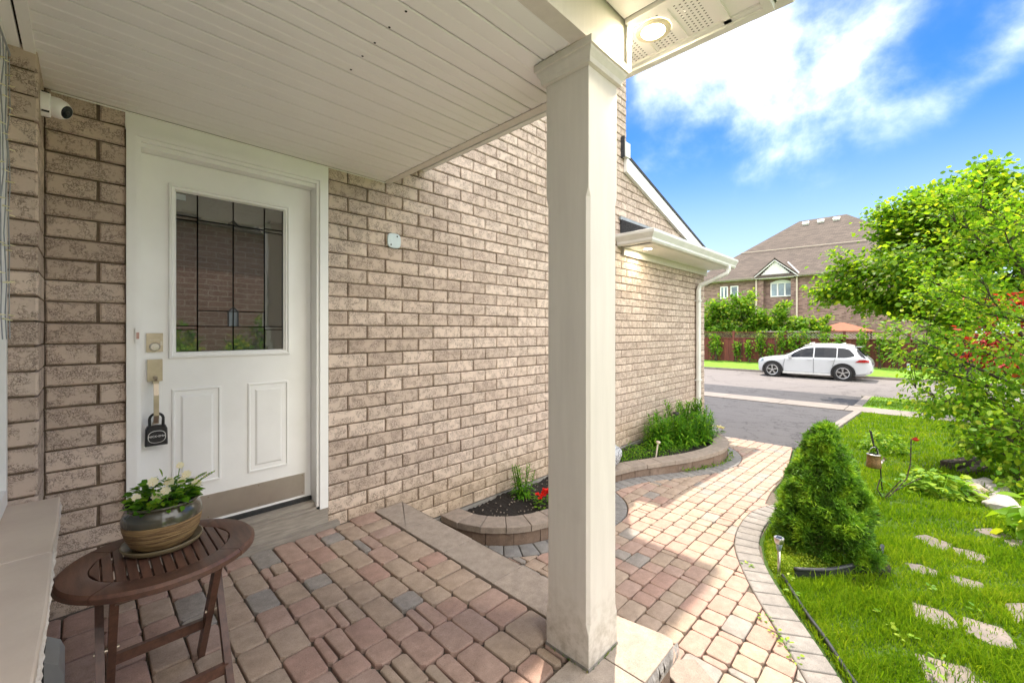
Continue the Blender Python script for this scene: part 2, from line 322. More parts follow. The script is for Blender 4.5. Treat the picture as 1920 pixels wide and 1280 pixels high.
def spruce_mat():
    m, t, b = base_mat('spruce_needles')
    r = rnd(t, True); n = noise(t, 8, 3, .5)
    f = math_(t, 'ADD', math_(t, 'MULTIPLY', r, .35), math_(t, 'MULTIPLY', math_(t, 'SUBTRACT', n.outputs['Fac'], .22), 1.6))
    rp = rampnode(t, [(0, (.08, .06, .02)), (.24, (.075, .085, .014)), (.42, (.06, .17, .012)), (.7, (.17, .36, .018)), (1, (.40, .58, .03))])
    L(t, f, rp.inputs[0]); L(t, rp.outputs[0], b.inputs['Base Color']); b.inputs['Roughness'].default_value = .6
    tr = N(t, 'ShaderNodeBsdfTranslucent'); L(t, rp.outputs[0], tr.inputs[0])
    ms = N(t, 'ShaderNodeMixShader'); ms.inputs[0].default_value = .42
    L(t, b.outputs[0], ms.inputs[1]); L(t, tr.outputs[0], ms.inputs[2]); L(t, ms.outputs[0], t.nodes['Material Output'].inputs[0])
    return m
M['spruce'] = spruce_mat()
M['plate'] = mk('plate_paint', (.55, .64, .66), (.5, .58, .60), .4, 20)
M['copper'] = mk('punched_copper', (.42, .25, .13), (.22, .13, .07), .4, 60, metal=.8, bp=.8, bs=150)
M['blueprint'] = mk('blue_sign', (.25, .45, .62), None, .5)
def glass_mat():
    m, t, b = base_mat('door_glass')
    b.inputs['Base Color'].default_value = (.045, .055, .05, 1); b.inputs['Roughness'].default_value = .03
    b.inputs['IOR'].default_value = 1.9; b.inputs['Coat Weight'].default_value = 1; b.inputs['Coat IOR'].default_value = 2.1; b.inputs['Coat Roughness'].default_value = .02
    n = noise(t, 9, 2, .5); bump(t, b, n.outputs['Fac'], .05, .02)
    return m
M['glass'] = glass_mat()
M['winglass'] = mk('window_glass', (.30, .38, .44), (.10, .13, .15), .05, .8, coat=1)

# ------------------------------------------------------------------ mesh helpers
WL = {}
def wloc(o):
    v = Vector((0, 0, 0))
    while o is not None: v += o.location; o = o.parent
    return v
class MB:
    def __init__(s): s.v = []; s.f = []; s.m = []
    def add(s, vs, fs, mi=0):
        o = len(s.v); s.v.extend([tuple(x) for x in vs]); s.f.extend([tuple(i + o for i in f) for f in fs]); s.m.extend([mi] * len(fs)); return s
    def box(s, x0, x1, y0, y1, z0, z1, mi=0):
        return s.add([(x0, y0, z0), (x1, y0, z0), (x1, y1, z0), (x0, y1, z0), (x0, y0, z1), (x1, y0, z1), (x1, y1, z1), (x0, y1, z1)],
                     [(0, 3, 2, 1), (4, 5, 6, 7), (0, 1, 5, 4), (1, 2, 6, 5), (2, 3, 7, 6), (3, 0, 4, 7)], mi)
    def obox(s, c, size, mat=None, mi=0, ch=0):
        hx, hy, hz = size[0] / 2, size[1] / 2, size[2] / 2
        vs = [(-hx, -hy, -hz), (hx, -hy, -hz), (hx, hy, -hz), (-hx, hy, -hz), (-hx, -hy, hz), (hx, -hy, hz), (hx, hy, hz), (-hx, hy, hz)]
        if mat is None: mat = Matrix.Identity(3)
        c = Vector(c)
        return s.add([c + mat @ Vector(v) for v in vs], [(0, 3, 2, 1), (4, 5, 6, 7), (0, 1, 5, 4), (1, 2, 6, 5), (2, 3, 7, 6), (3, 0, 4, 7)], mi)
    def bar(s, a, b, wd, ht, up=(0, 0, 1), mi=0):
        a = Vector(a); b = Vector(b); d = (b - a).normalized(); u = Vector(up); x = d.cross(u).normalized(); u = x.cross(d)
        vs = []
        for p in (a, b):
            for sx, sz in ((-1, -1), (1, -1), (1, 1), (-1, 1)): vs.append(p + x * (sx * wd / 2) + u * (sz * ht / 2))
        return s.add(vs, [(0, 1, 2, 3), (7, 6, 5, 4), (0, 4, 5, 1), (1, 5, 6, 2), (2, 6, 7, 3), (3, 7, 4, 0)], mi)
    def tube(s, pts, r, n=6, mi=0, caps=True):
        pts = [Vector(p) for p in pts]; rs = r if isinstance(r, (list, tuple)) else [r] * len(pts)
        vs = []; fs = []
        pu = None
        for i, p in enumerate(pts):
            d = (pts[min(i + 1, len(pts) - 1)] - pts[max(i - 1, 0)]).normalized()
            if pu is None: pu = Vector((0, 0, 1)) if abs(d.z) < .9 else Vector((1, 0, 0))
            x = d.cross(pu).normalized(); u = x.cross(d).normalized(); pu = u
            for k in range(n):
                a = 2 * math.pi * k / n; vs.append(p + (x * math.cos(a) + u * math.sin(a)) * rs[i])
        for i in range(len(pts) - 1):
            for k in range(n):
                k2 = (k + 1) % n; fs.append((i * n + k, i * n + k2, (i + 1) * n + k2, (i + 1) * n + k))
        if caps: fs.append(tuple(range(n - 1, -1, -1))); fs.append(tuple((len(pts) - 1) * n + k for k in range(n)))
        return s.add(vs, fs, mi)
    def lathe(s, c, prof, n=24, mi=0, axis=None, sq=(1, 1)):
        c = Vector(c); vs = []; fs = []
        q = Matrix.Identity(3) if axis is None else Vector(axis).to_track_quat('Z', 'Y').to_matrix()
        for (r, z) in prof:
            for k in range(n):
                a = 2 * math.pi * k / n; vs.append(c + q @ Vector((r * math.cos(a) * sq[0], r * math.sin(a) * sq[1], z)))
        for i in range(len(prof) - 1):
            for k in range(n):
                k2 = (k + 1) % n; fs.append((i * n + k, i * n + k2, (i + 1) * n + k2, (i + 1) * n + k))
        return s.add(vs, fs, mi)
    def prism(s, poly, z0, z1, bev=0, mi=0, zf=None):
        """poly counter-clockwise in plan; soft top edge of width bev"""
        n = len(poly); cx = sum(p[0] for p in poly) / n; cy = sum(p[1] for p in poly) / n
        def ring(inset, z):
            o = []
            for i in range(n):
                p = Vector(poly[i][:2]); a = Vector(poly[i - 1][:2]); b = Vector(poly[(i + 1) % n][:2])
                d = (b - a); d = d.normalized() if d.length > 1e-9 else Vector((1, 0)); nrm = Vector((-d.y, d.x))
                q = p + nrm * inset; o.append((q.x, q.y, z + (zf(q.x, q.y) if zf else 0)))
            return o
        rings = [ring(0, z0), ring(0, z1 - bev)]
        if bev: rings += [ring(bev * .35, z1 - bev * .3), ring(bev * 1.1, z1)]
        vs = [p for r_ in rings for p in r_]; fs = []
        for k in range(len(rings) - 1):
            for i in range(n):
                j = (i + 1) % n; fs.append((k * n + i, k * n + j, (k + 1) * n + j, (k + 1) * n + i))
        fs.append(tuple((len(rings) - 1) * n + i for i in range(n)))
        return s.add(vs, fs, mi)
    def build(s, name, mat, parent=None, smooth=False, kind=None, auto=None):
        me = bpy.data.meshes.new(name); off = wloc(parent) if parent else Vector((0, 0, 0))
        me.from_pydata([(x - off.x, y - off.y, z - off.z) for x, y, z in s.v], [], s.f)
        mats = mat if isinstance(mat, (list, tuple)) else [mat]
        for m in mats: me.materials.append(m)
        if len(mats) > 1: me.polygons.foreach_set('material_index', s.m)
        if smooth: me.polygons.foreach_set('use_smooth', [True] * len(s.f))
        if auto is not None:
            me.polygons.foreach_set('use_smooth', [True] * len(s.f)); me.update()
            try: me.set_sharp_from_angle(angle=R(auto))
            except Exception: pass
        me.update()
        o = bpy.data.objects.new(name, me); COL.objects.link(o)
        if parent: o.parent = parent
        if kind: o['kind'] = kind
        return o
def thing(name, label, cat, loc=(0, 0, 0), group=None):
    o = bpy.data.objects.new(name, None); COL.objects.link(o); o.location = loc; o['label'] = label; o['category'] = cat
    o.empty_display_size = .1
    if group: o['group'] = group
    return o
def tag(o, label, cat, group=None):
    o['label'] = label; o['category'] = cat
    if group: o['group'] = group
    return o
def group_node(name, parent):
    o = bpy.data.objects.new(name, None); COL.objects.link(o); o.parent = parent; o.empty_display_size = .1; return o
def struct(name, mb, mat, **k):
    o = mb.build(name, mat, **k); o['kind'] = 'structure'; return o
def inst(name, me, loc, parent, rot=None, scale=None):
    o = bpy.data.objects.new(name, me); COL.objects.link(o); o.parent = parent
    o.location = Vector(loc) - wloc(parent) if parent else Vector(loc)
    if rot: o.rotation_euler = rot
    if scale: o.scale = scale
    return o
def npmesh(name, V, F, mat, parent=None, kind=None, smooth=False):
    """V (n,3) world coordinates, F (m,k) faces of one size"""
    me = bpy.data.meshes.new(name); off = wloc(parent) if parent else Vector((0, 0, 0))
    V = np.asarray(V, np.float32) - np.array(off, np.float32); F = np.asarray(F, np.int32); m, k = F.shape
    me.vertices.add(len(V)); me.vertices.foreach_set('co', V.ravel())
    me.loops.add(m * k); me.loops.foreach_set('vertex_index', F.ravel())
    me.polygons.add(m); me.polygons.foreach_set('loop_start', np.arange(m, dtype=np.int32) * k); me.polygons.foreach_set('loop_total', np.full(m, k, np.int32))
    if smooth: me.polygons.foreach_set('use_smooth', np.ones(m, bool))
    me.materials.append(mat); me.update(calc_edges=True)
    o = bpy.data.objects.new(name, me); COL.objects.link(o)
    if parent: o.parent = parent
    if kind: o['kind'] = kind
    return o
def unit(a): return a / np.maximum(np.linalg.norm(a, axis=1, keepdims=True), 1e-9)
LEAF = np.array([(0, 0, 0), (.30, .28, .05), (.26, .66, .03), (0, 1, -.10), (-.26, .66, .03), (-.30, .28, .05)])
def leaves(name, P, D, U, ln, wd, mat, parent=None, kind=None):
    """pointed oval leaves folded along the midrib; P base, D direction, U rough normal, ln length, wd width factor"""
    P = np.asarray(P, float); n = len(P); D = unit(np.asarray(D, float)); X = unit(np.cross(D, U)); Z = np.cross(X, D)
    ln = np.broadcast_to(ln, (n,))[:, None, None]
    V = P[:, None, :] + ln * (LEAF[None, :, 0:1] * wd * X[:, None, :] + LEAF[None, :, 1:2] * D[:, None, :] + LEAF[None, :, 2:3] * Z[:, None, :])
    b = (np.arange(n) * 6)[:, None]
    F = np.concatenate([b + np.array([[0, 1, 2, 3]]), b + np.array([[0, 3, 4, 5]])], 0)
    return npmesh(name, V.reshape(-1, 3), F, mat, parent, kind)
def rand_unit(n):
    return unit(nr.normal(size=(n, 3)))
def wander(p, d, length, n, curl=.25, up=0.0):
    p = Vector(p); d = Vector(d).normalized(); pts = [p.copy()]
    for i in range(n):
        d = (d + Vector((rng.uniform(-curl, curl), rng.uniform(-curl, curl), rng.uniform(-curl, curl) + up))).normalized()
        p = p + d * (length / n); pts.append(p.copy())
    return pts
def inpoly(x, y, poly):
    c = False; n = len(poly); j = n - 1
    for i in range(n):
        xi, yi = poly[i][:2]; xj, yj = poly[j][:2]
        if (yi > y) != (yj > y) and x < (xj - xi) * (y - yi) / (yj - yi) + xi: c = not c
        j = i
    return c
def clip_half(poly, p, nrm):
    """keep the side where (q-p).nrm >= 0"""
    o = []; n = len(poly)
    for i in range(n):
        a = poly[i]; b = poly[(i + 1) % n]
        da = (a[0] - p[0]) * nrm[0] + (a[1] - p[1]) * nrm[1]; db = (b[0] - p[0]) * nrm[0] + (b[1] - p[1]) * nrm[1]
        if da >= 0: o.append(a)
        if (da >= 0) != (db >= 0):
            t = da / (da - db); o.append((a[0] + (b[0] - a[0]) * t, a[1] + (b[1] - a[1]) * t))
    return o
def area(poly):
    return .5 * sum(poly[i][0] * poly[(i + 1) % len(poly)][1] - poly[(i + 1) % len(poly)][0] * poly[i][1] for i in range(len(poly)))
def smoothline(pts, step=.03):
    """Catmull-Rom through pts, resampled"""
    P = [Vector((*p[:2], 0)) for p in pts]; P = [P[0] * 2 - P[1]] + P + [P[-1] * 2 - P[-2]]; o = []
    for i in range(1, len(P) - 2):
        for k in range(20):
            t = k / 20; a, b, c, d = P[i - 1:i + 3]
            o.append(.5 * ((2 * b) + (c - a) * t + (2 * a - 5 * b + 4 * c - d) * t * t + (3 * b - a - 3 * c + d) * t ** 3))
    o.append(P[-2]); q = [o[0]]; acc_ = 0
    for i in range(1, len(o)):
        if (o[i] - q[-1]).length >= step: q.append(o[i])
    if (o[-1] - q[-1]).length > step * .3: q.append(o[-1])
    return [(p.x, p.y) for p in q]
def offset_line(pts, d):
    o = []
    for i, p in enumerate(pts):
        a = pts[max(i - 1, 0)]; b = pts[min(i + 1, len(pts) - 1)]; dx, dy = b[0] - a[0], b[1] - a[1]; l = math.hypot(dx, dy)
        o.append((p[0] + dy / l * d, p[1] - dx / l * d))
    return o
def interp(x, xs, ys): return float(np.interp(x, xs, ys))

# ------------------------------------------------------------------ ground profile
GX = [-60, 2.5, 6.1, 9.0, 12.9, 14.0, 17.35, 17.5, 25.0, 25.12, 28.4, 40, 400]
GZ = [-.37, -.37, -.47, -.63, -.89, -.92, -1.0, -1.10, -1.10, -.97, -.77, -.6, -.6]
def gz(x): return interp(x, GX, GZ)
def walkz(x): return interp(x, [0, 3, 6.1], [-.33, -.34, -.45])
mb = MB(); xs = [-300, -60] + [x for x in GX[1:-1]] + [60, 400]
for i in range(len(xs) - 1):
    x0, x1 = xs[i], xs[i + 1]
    n = 1
    mb.add([(x0, -400, gz(x0) - .03), (x1, -400, gz(x1) - .03), (x1, 400, gz(x1) - .03), (x0, 400, gz(x0) - .03)], [(0, 1, 2, 3)])
struct('ground', mb, M['grassfar'])
def strip(name, x0, x1, y0, y1, dz, mat, n=8, skirt=.12, zfun=gz):
    mb = MB(); 
    for i in range(n):
        a = x0 + (x1 - x0) * i / n; b = x0 + (x1 - x0) * (i + 1) / n
        za, zb = zfun(a) + dz, zfun(b) + dz
        mb.add([(a, y0, za), (b, y0, zb), (b, y1, zb), (a, y1, za)], [(0, 1, 2, 3)])
        mb.add([(a, y0, za - skirt), (b, y0, zb - skirt), (b, y0, zb), (a, y0, za)], [(0, 1, 2, 3)])
        mb.add([(a, y1, za - skirt), (a, y1, za), (b, y1, zb), (b, y1, zb - skirt)], [(0, 1, 2, 3)])
    za, zb = zfun(x0) + dz, zfun(x1) + dz
    mb.add([(x0, y0, za - skirt), (x0, y0, za), (x0, y1, za), (x0, y1, za - skirt)], [(0, 1, 2, 3)])
    mb.add([(x1, y0, zb - skirt), (x1, y1, zb - skirt), (x1, y1, zb), (x1, y0, zb)], [(0, 1, 2, 3)])
    return struct(name, mb, mat)
mb = MB(); mb.add([(17.5, -300, -1.06), (25.0, -300, -1.06), (25.0, 300, -1.06), (17.5, 300, -1.06)], [(0, 1, 2, 3)])
struct('road', mb, M['road'])
mb = MB()
for y in range(-60, 60, 3): mb.box(25.0, 25.15, y + .01, y + 2.99, -1.2, -.95)
struct('far_kerb', mb, M['concrete'])
mb = MB()
for y in range(-60, -1, 3): mb.box(17.32, 17.5, y - .6 + .01, y - .6 + 2.4 if y == -3 else y - .6 + 2.99, -1.2, -.98)
for y in range(9, 60, 3): mb.box(17.32, 17.5, y + .01, y + 2.99, -1.2, -.98)
struct('near_kerb', mb, M['concrete'])
def pave_sidewalk():
    base = bpy.data.objects.new('sidewalk', None); COL.objects.link(base); base['kind'] = 'structure'; base.location = (13.5, 0, -.9)
    me = None
    for i in range(-14, 14):
        mb = MB(); y = i * 1.5 + .3
        z0, z1 = gz(12.9) + .035, gz(14.0) + .035
        mb.add([(12.9, y + .008, z0), (14.02, y + .008, z1), (14.02, y + 1.492, z1), (12.9, y + 1.492, z0), (12.9, y + .008, z0 - .15), (14.02, y + .008, z1 - .15), (14.02, y + 1.492, z1 - .15), (12.9, y + 1.492, z0 - .15)],
               [(0, 1, 2, 3), (4, 5, 1, 0), (5, 6, 2, 1), (6, 7, 3, 2), (7, 4, 0, 3)])
        mb.build('concrete_panel', M['concrete'], base)
pave_sidewalk()
mb = MB(); mb.add([(-14, -4.9, -.337), (.98, -4.9, -.337), (.98, -2.66, -.337), (.50, -2.0, -.337), (-14, -2.0, -.337)], [(0, 1, 2, 3, 4)])
struct('side_path', mb, mk('pale_concrete', (.60, .57, .53), (.52, .495, .46), .9, 3, bp=.2, bs=80))  # unseen pale ground, added behind the camera to bounce sunlight into the porch
strip('driveway', 6.02, 12.9, -1.42, 6.5, .012, M['asphalt'], 12)
strip('driveway_apron', 14.02, 17.5, -1.3, 7.5, .02, M['asphalt'], 6)
strip('driveway_kerb', 6.3, 12.9, -1.56, -1.42, .045, M['concrete'], 14)
strip('apron_kerb', 14.02, 17.4, -1.48, -1.3, .05, M['concrete'], 6)

# ------------------------------------------------------------------ house
house = thing('house', 'beige brick house with a covered porch and attached garage', 'house', (0, 0, -.36))
HB = .1335; CZ = .0921; J0 = 2.082          # half brick module, course height, reference joint
wall = group_node('brick_wall', house)
# mortar faces and body
mb = MB(); ym = .011
mb.box(-1.28, -.93, ym, .20, -.2, 2.6); mb.box(0.0, 3.73, ym, .20, -.2, 6.0); mb.box(-.93, 0, ym, .2, 2.2, 2.6)
mb.box(-1.28, 0, ym, .2, 2.6, 6.0)
mb.add([(3.73, ym, -.2), (6.385, ym, -.2), (6.385, ym, 2.42), (3.73, ym, 3.2), (3.73, .2, -.2), (6.385, .2, -.2), (6.385, .2, 2.42), (3.73, .2, 3.2)],
       [(0, 1, 2, 3), (7, 6, 5, 4), (0, 4, 5, 1), (1, 5, 6, 2), (2, 6, 7, 3)])
mb.box(-1.6, -1.27, -3.6, ym, -.4, .56); mb.box(-1.6, -1.27, -.36, .2, .56, 2.7); mb.box(-1.6, -1.27, -3.6, -.36, 2.3, 2.7); mb.box(-1.6, -1.27, -3.6, -2.6, .56, 2.3)
mb.box(-1.27, -1.2, -.322, ym, -.2, 2.24)
mb.box(-1.27, -1.2, -3.2, -.33, -.3, .535)
mb.build('mortar', M['mortar'], wall)
mb = MB(); mb.box(-1.0, 3.70, .2, 9, -.4, 5.95); mb.box(3.70, 6.37, .2, 6.5, -.4, 2.3); mb.box(-6, -1.6, -3.6, 9, -.4, 5.95); mb.box(-1.6, -1.0, .2, 9, -.4, 5.95)
mb.build('wall_core', M['mortar'], house)
mb = MB(); mb.box(-1.28, 6.40, -.012, .19, -.6, -.222); mb.build('foundation', M['parge'], house)
# brick shapes
def brick_mesh(lx, lz, dep, seed, ch=.006):
    r = random.Random(seed); j = lambda: r.uniform(-.0016, .0016)
    hx, hz = lx / 2, lz / 2
    vs = []
    for (y, ins) in ((dep, 0), (ch, 0), (0, ch)):
        for sx, sz in ((-1, -1), (1, -1), (1, 1), (-1, 1)):
            vs.append((sx * (hx - ins) + j(), y + j() * .6, sz * (hz - ins) + j()))
    fs = []
    for k in range(2):
        for i in range(4):
            i2 = (i + 1) % 4; fs.append((k * 4 + i, k * 4 + i2, (k + 1) * 4 + i2, (k + 1) * 4 + i))
    fs.append((8, 9, 10, 11))
    return vs, fs
bl = []       # (xc, zc, length)
def zrake(x): return 3.24 - .30 * (x - 3.7)
gap = .0078
k = 0
for i in range(-42, 25):
    ztop = J0 - CZ * i; zc = ztop - CZ / 2
    starts = [0, 1] if i % 2 == 0 else [0, 2]
    n = starts[1]; segs = [(0, n)]
    while n * HB < 6.385:
        segs.append((n, n + 2)); n += 2
    for a, b in segs:
        x0 = a * HB; x1 = min(b * HB, 6.385)
        if zc > 2.25 and x0 > 3.73: pass
        if x0 < 3.73 < x1 and zc > zrake(3.73): x1 = 3.73
        if x1 - x0 < .05: continue
        if x0 >= 3.72 and zc + CZ / 2 > zrake(x0) + .13: continue
        bl.append(((x0 + x1) / 2, zc, x1 - x0 - gap))
    if i >= -2:
        if i % 2 == 0: bl.append((-1.108, zc, .155)); bl.append((-.975, zc, .088))
        else: bl.append((-1.062, zc, .252))
def vis(x, y, z):
    if z > 2.25:
        d = Vector((x, y, z)) - CAM; t = (2.35 - CAM.z) / d.z; q = CAM + d * t
        if t < 1 and q.x < .72 and q.y > -2.27: return 0
    p = proj((x, y, z))
    if p is None or not (-20 < p[0] < 1940 and -15 < p[1] < 1300): return 0
    if 1025 < p[0] < 1157 and p[1] > 110: return 0
    return 1 / p[2] ** 2 * (CAM.y and abs(CAM.y)) / p[2]
bl.sort(key=lambda b: -vis(b[0], 0, b[1]) * (.3 + b[2]))
NB = 268
cache = {}
rest = MB()
for q, (xc, zc, lx) in enumerate(bl):
    brown = False
    key = (round(lx, 3), q % 4); yo = rng.uniform(-.0025, .0025)
    if key not in cache:
        vs, fs = brick_mesh(lx, CZ - gap, .035, hash(key) & 0xffff); me = bpy.data.meshes.new('brick'); me.from_pydata(vs, [], fs)
        me.materials.append(M['brick']); me.update(); cache[key] = (me, vs, fs)
    me, vs, fs = cache[key]
    if q < NB: inst('brick', me, (xc, yo, zc), wall)
    elif vis(xc, 0, zc) or xc > -2: rest.add([(x + xc, y + yo, z + zc) for x, y, z in vs], fs)
# pier beside the window: one end brick per course, facing -Y with its long side on +X
for i in range(-2, 25):
    zc = J0 - CZ * i - CZ / 2
    if zc < .56: continue
    vs, fs = brick_mesh(.085, CZ - gap, .33, i + 50)
    me = bpy.data.meshes.new('brick'); me.from_pydata(vs, [], fs); me.materials.append(M['brick']); me.update()
    inst('brick', me, (-1.232, -.332 + rng.uniform(-.002, .002), zc), wall)
# low wall under the sill (faces +X)
for i in range(16, 26):
    zc = J0 - CZ * i - CZ / 2
    if zc > .51 or zc < -.1: continue
    o_ = 0 if i % 2 else .13
    for kk in range(6):
        y0 = -.01 - kk * .267 - o_
        vs, fs = brick_mesh(.258, CZ - gap, .03, kk + i)
        rest.add([(-1.19 - y, y0 - .13 + x, z + zc) for x, y, z in vs], fs)
rest.build('brick', M['brick'], wall, kind='stuff')
# upper-storey roof (casts the shade on walk and wall) and garage roof
mb = MB()
def hip(mb, x0, x1, y0, y1, z, pitch, th=.18, mi=0):
    hw = min(x1 - x0, y1 - y0) / 2; zr = z + th + hw * pitch
    if x1 - x0 > y1 - y0: r0 = (x0 + hw, (y0 + y1) / 2, zr); r1 = (x1 - hw, (y0 + y1) / 2, zr); tops = [(4, 5, 9, 8), (5, 6, 9), (6, 7, 8, 9), (7, 4, 8)]
    else: r0 = ((x0 + x1) / 2, y0 + hw, zr); r1 = ((x0 + x1) / 2, y1 - hw, zr); tops = [(4, 5, 8), (5, 6, 9, 8), (6, 7, 9), (7, 4, 8, 9)]
    mb.add([(x0, y0, z), (x1, y0, z), (x1, y1, z), (x0, y1, z), (x0, y0, z + th), (x1, y0, z + th), (x1, y1, z + th), (x0, y1, z + th), r0, r1],
           [(3, 2, 1, 0), (0, 1, 5, 4), (1, 2, 6, 5), (2, 3, 7, 6), (3, 0, 4, 7)] + tops, mi)
hip(mb, -6.4, 4.03, -.45, 9.4, 5.9, .45)
mb.build('upper_roof', M['nroof'], house)
mb = MB()
def slope(mb, x0, z0, x1, z1, y0, y1, th):
    mb.add([(x0, y0, z0), (x1, y0, z1), (x1, y1, z1), (x0, y1, z0), (x0, y0, z0 + th), (x1, y0, z1 + th), (x1, y1, z1 + th), (x0, y1, z0 + th)],
           [(3, 2, 1, 0), (4, 5, 6, 7), (0, 1, 5, 4), (1, 2, 6, 5), (2, 3, 7, 6), (3, 0, 4, 7)])
slope(mb, 3.70, 3.37, 6.75, 2.455, -.055, 6.6, .04)
gr = mb.build('garage_roof', M['shingle'], house)
mb = MB(); 
mb.add([(3.66, -.045, 3.20), (6.70, -.045, 2.29), (6.70, -.045, 2.47), (3.66, -.045, 3.38), (3.66, -.002, 3.20), (6.70, -.002, 2.29), (6.70, -.002, 2.47), (3.66, -.002, 3.38)],
       [(0, 1, 2, 3), (7, 6, 5, 4), (0, 4, 5, 1), (1, 5, 6, 2), (2, 6, 7, 3), (3, 7, 4, 0)])
mb.build('rake_board', M['white'], house)
mb = MB(); mb.box(3.60, 3.72, -.06, -.004, 3.37, 3.55); mb.build('step_flashing', M['alum'], house)
mb = MB(); mb.box(3.585, 3.60, -.05, -.004, 3.36, 3.62); mb.build('flashing_lip', M['shingle'], house)
# pent roof over the garage side
pent = group_node('pent_roof', house)
mb = MB()
mb.add([(3.57, -.005, 2.60), (6.45, -.005, 2.60), (6.45, -.45, 2.375), (3.57, -.45, 2.375), (3.57, -.005, 2.36), (6.45, -.005, 2.36)],
       [(3, 2, 1, 0), (0, 4, 3), (1, 2, 5), (4, 5, 2, 3), (0, 1, 5, 4)])
mb.build('shingle_slope', M['shingle'], pent)
mb = MB(); mb.box(3.54, 4.62, -.03, -.006, 2.585, 2.625); mb.build('wall_flashing', M['greyplastic'], pent)
def gutter(name, path, parent, prof):
    """extrude a K profile (d outwards, z) along straight corner path of (x,y); outward is to the right of travel"""
    mb = MB(); n = len(prof)
    for i, p in enumerate(path):
        dirs = []
        if i > 0: d = Vector(path[i]) - Vector(path[i - 1]); dirs.append(d.normalized())
        if i < len(path) - 1: d = Vector(path[i + 1]) - Vector(path[i]); dirs.append(d.normalized())
        nrm = [Vector((d.y, -d.x)) for d in dirs]
        if len(nrm) == 2: m = (nrm[0] + nrm[1]); m = m / max(m.dot(nrm[0]), .2)
        else: m = nrm[0]
        mb.v += [(p[0] + m.x * d_, p[1] + m.y * d_, z) for d_, z in prof]
    for i in range(len(path) - 1):
        for k in range(n - 1):
            mb.f.append((i * n + k, (i + 1) * n + k, (i + 1) * n + k + 1, i * n + k + 1)); mb.m.append(0)
    mb.f.append(tuple(range(n))); mb.f.append(tuple((len(path) - 1) * n + k for k in range(n - 1, -1, -1))); mb.m += [0, 0]
    return mb.build(name, M['alum'], parent)
KP = [(0, 2.25), (.045, 2.25), (.06, 2.27), (.062, 2.295), (.095, 2.345), (.10, 2.355), (.10, 2.385), (.085, 2.392), (.08, 2.38), (.0, 2.38)]
gutter('gutter', [(3.55, -.005), (3.55, -.40), (6.50, -.40)], pent, KP)
mb = MB()
for q in range(14):
    x0 = 3.62 + q * .2; mb.box(x0 + .003, min(x0 + .197, 6.44), -.397, -.035, 2.246, 2.258)
mb.build('soffit_panel', M['soffit'], pent)
mb = MB(); mb.box(3.62, 6.42, -.034, -.004, 2.155, 2.262); mb.build('frieze_board', M['cream'], pent)
mb = MB(); mb.lathe((3.883, -.209, 2.246), [(.0, -.002), (.05, -.002), (.05, 0)], 20); mb.build('recessed_light', M['lamp'], pent)
mb = MB(); mb.lathe((3.883, -.209, 2.246), [(.05, -.004), (.062, -.003), (.062, 0)], 20); mb.build('light_trim', M['ring'], pent)
# downspout
mb = MB()
def dsp(pts, wx=.085, wy=.06):
    vs = []; n = len(pts)
    for i, p in enumerate(pts):
        p = Vector(p); d = (Vector(pts[min(i + 1, n - 1)]) - Vector(pts[max(i - 1, 0)])).normalized()
        x = Vector((1, 0, 0)); x = (x - d * x.dot(d)).normalized(); u = d.cross(x)
        for sx, sy in ((-1, -.6), (-.6, -1), (.6, -1), (1, -.6), (1, .6), (.6, 1), (-.6, 1), (-1, .6)): vs.append(p + x * sx * wx / 2 + u * sy * wy / 2)
    fs = [(i * 8 + k, i * 8 + (k + 1) % 8, (i + 1) * 8 + (k + 1) % 8, (i + 1) * 8 + k) for i in range(n - 1) for k in range(8)]
    fs.append(tuple(range(8))); fs.append(tuple((n - 1) * 8 + k for k in range(7, -1, -1)))
    mb.add(vs, fs)
dsp([(6.20, -.44, 2.27), (6.20, -.44, 2.20), (6.18, -.42, 2.14), (6.10, -.22, 2.04), (6.02, -.06, 1.96), (6.0, -.045, 1.88), (6.0, -.045, 1.0), (6.0, -.045, -.32)])
mb.build('downspout', M['alum'], house)
mb = MB(); mb.box(5.94, 6.06, -.082, -.004, 1.70, 1.72); mb.box(5.94, 6.06, -.082, -.004, .40, .42); mb.build('downspout_strap', M['alum'], house)

# ---- porch ceiling, beams, eave
porch = group_node('porch_ceiling', house)
ycuts = [0.0, -.077, -.211, -.353, -.49, -.62, -.761, -.90, -1.03, -1.15, -1.255, -1.365, -1.50, -1.635, -1.77]
for a, b in zip(ycuts[:-1], ycuts[1:]):
    mb = MB()
    p = [(a - .006, 2.262), (a - .006, 2.2495), (a - .011, 2.248), (a * .5 + b * .5 + .008, 2.248), (a * .5 + b * .5 + .002, 2.2508), (a * .5 + b * .5 - .002, 2.2508), (a * .5 + b * .5 - .008, 2.248), (b + .006, 2.248), (b + .0015, 2.2505), (b + .0015, 2.262)]
    n = len(p); vs = [(x, y, z) for x in (-1.2, .385) for y, z in p]
    mb.add(vs, [(k, k + 1, n + k + 1, n + k) for k in range(n - 1)])
    mb.build('ceiling_board', M['soffit'], porch)
for hx_, hy_ in [(-0.345, -1.48), (-0.346, -1.377), (-0.343, -1.27), (-0.34, -1.169), (-0.334, -1.059)]:
    mb = MB(); mb.lathe((hx_, hy_, 2.2475), [(0, -.0015), (.0035, -.001), (.0045, .0005)], 8); mb.build('fixing_hole', M['dark'], porch)
mb = MB(); mb.box(-1.35, .39, -1.80, .0, 2.262, 2.29); mb.build('ceiling_backing', M['dark'], porch)
mb = MB(); mb.box(-1.225, -1.195, -1.9, -.0, 2.238, 2.256); mb.build('edge_trim', M['soffit'], porch)
mb = MB(); mb.box(-1.6, -1.232, -3.4, -.0, 2.243, 2.255); mb.build('side_panel', M['white'], porch)
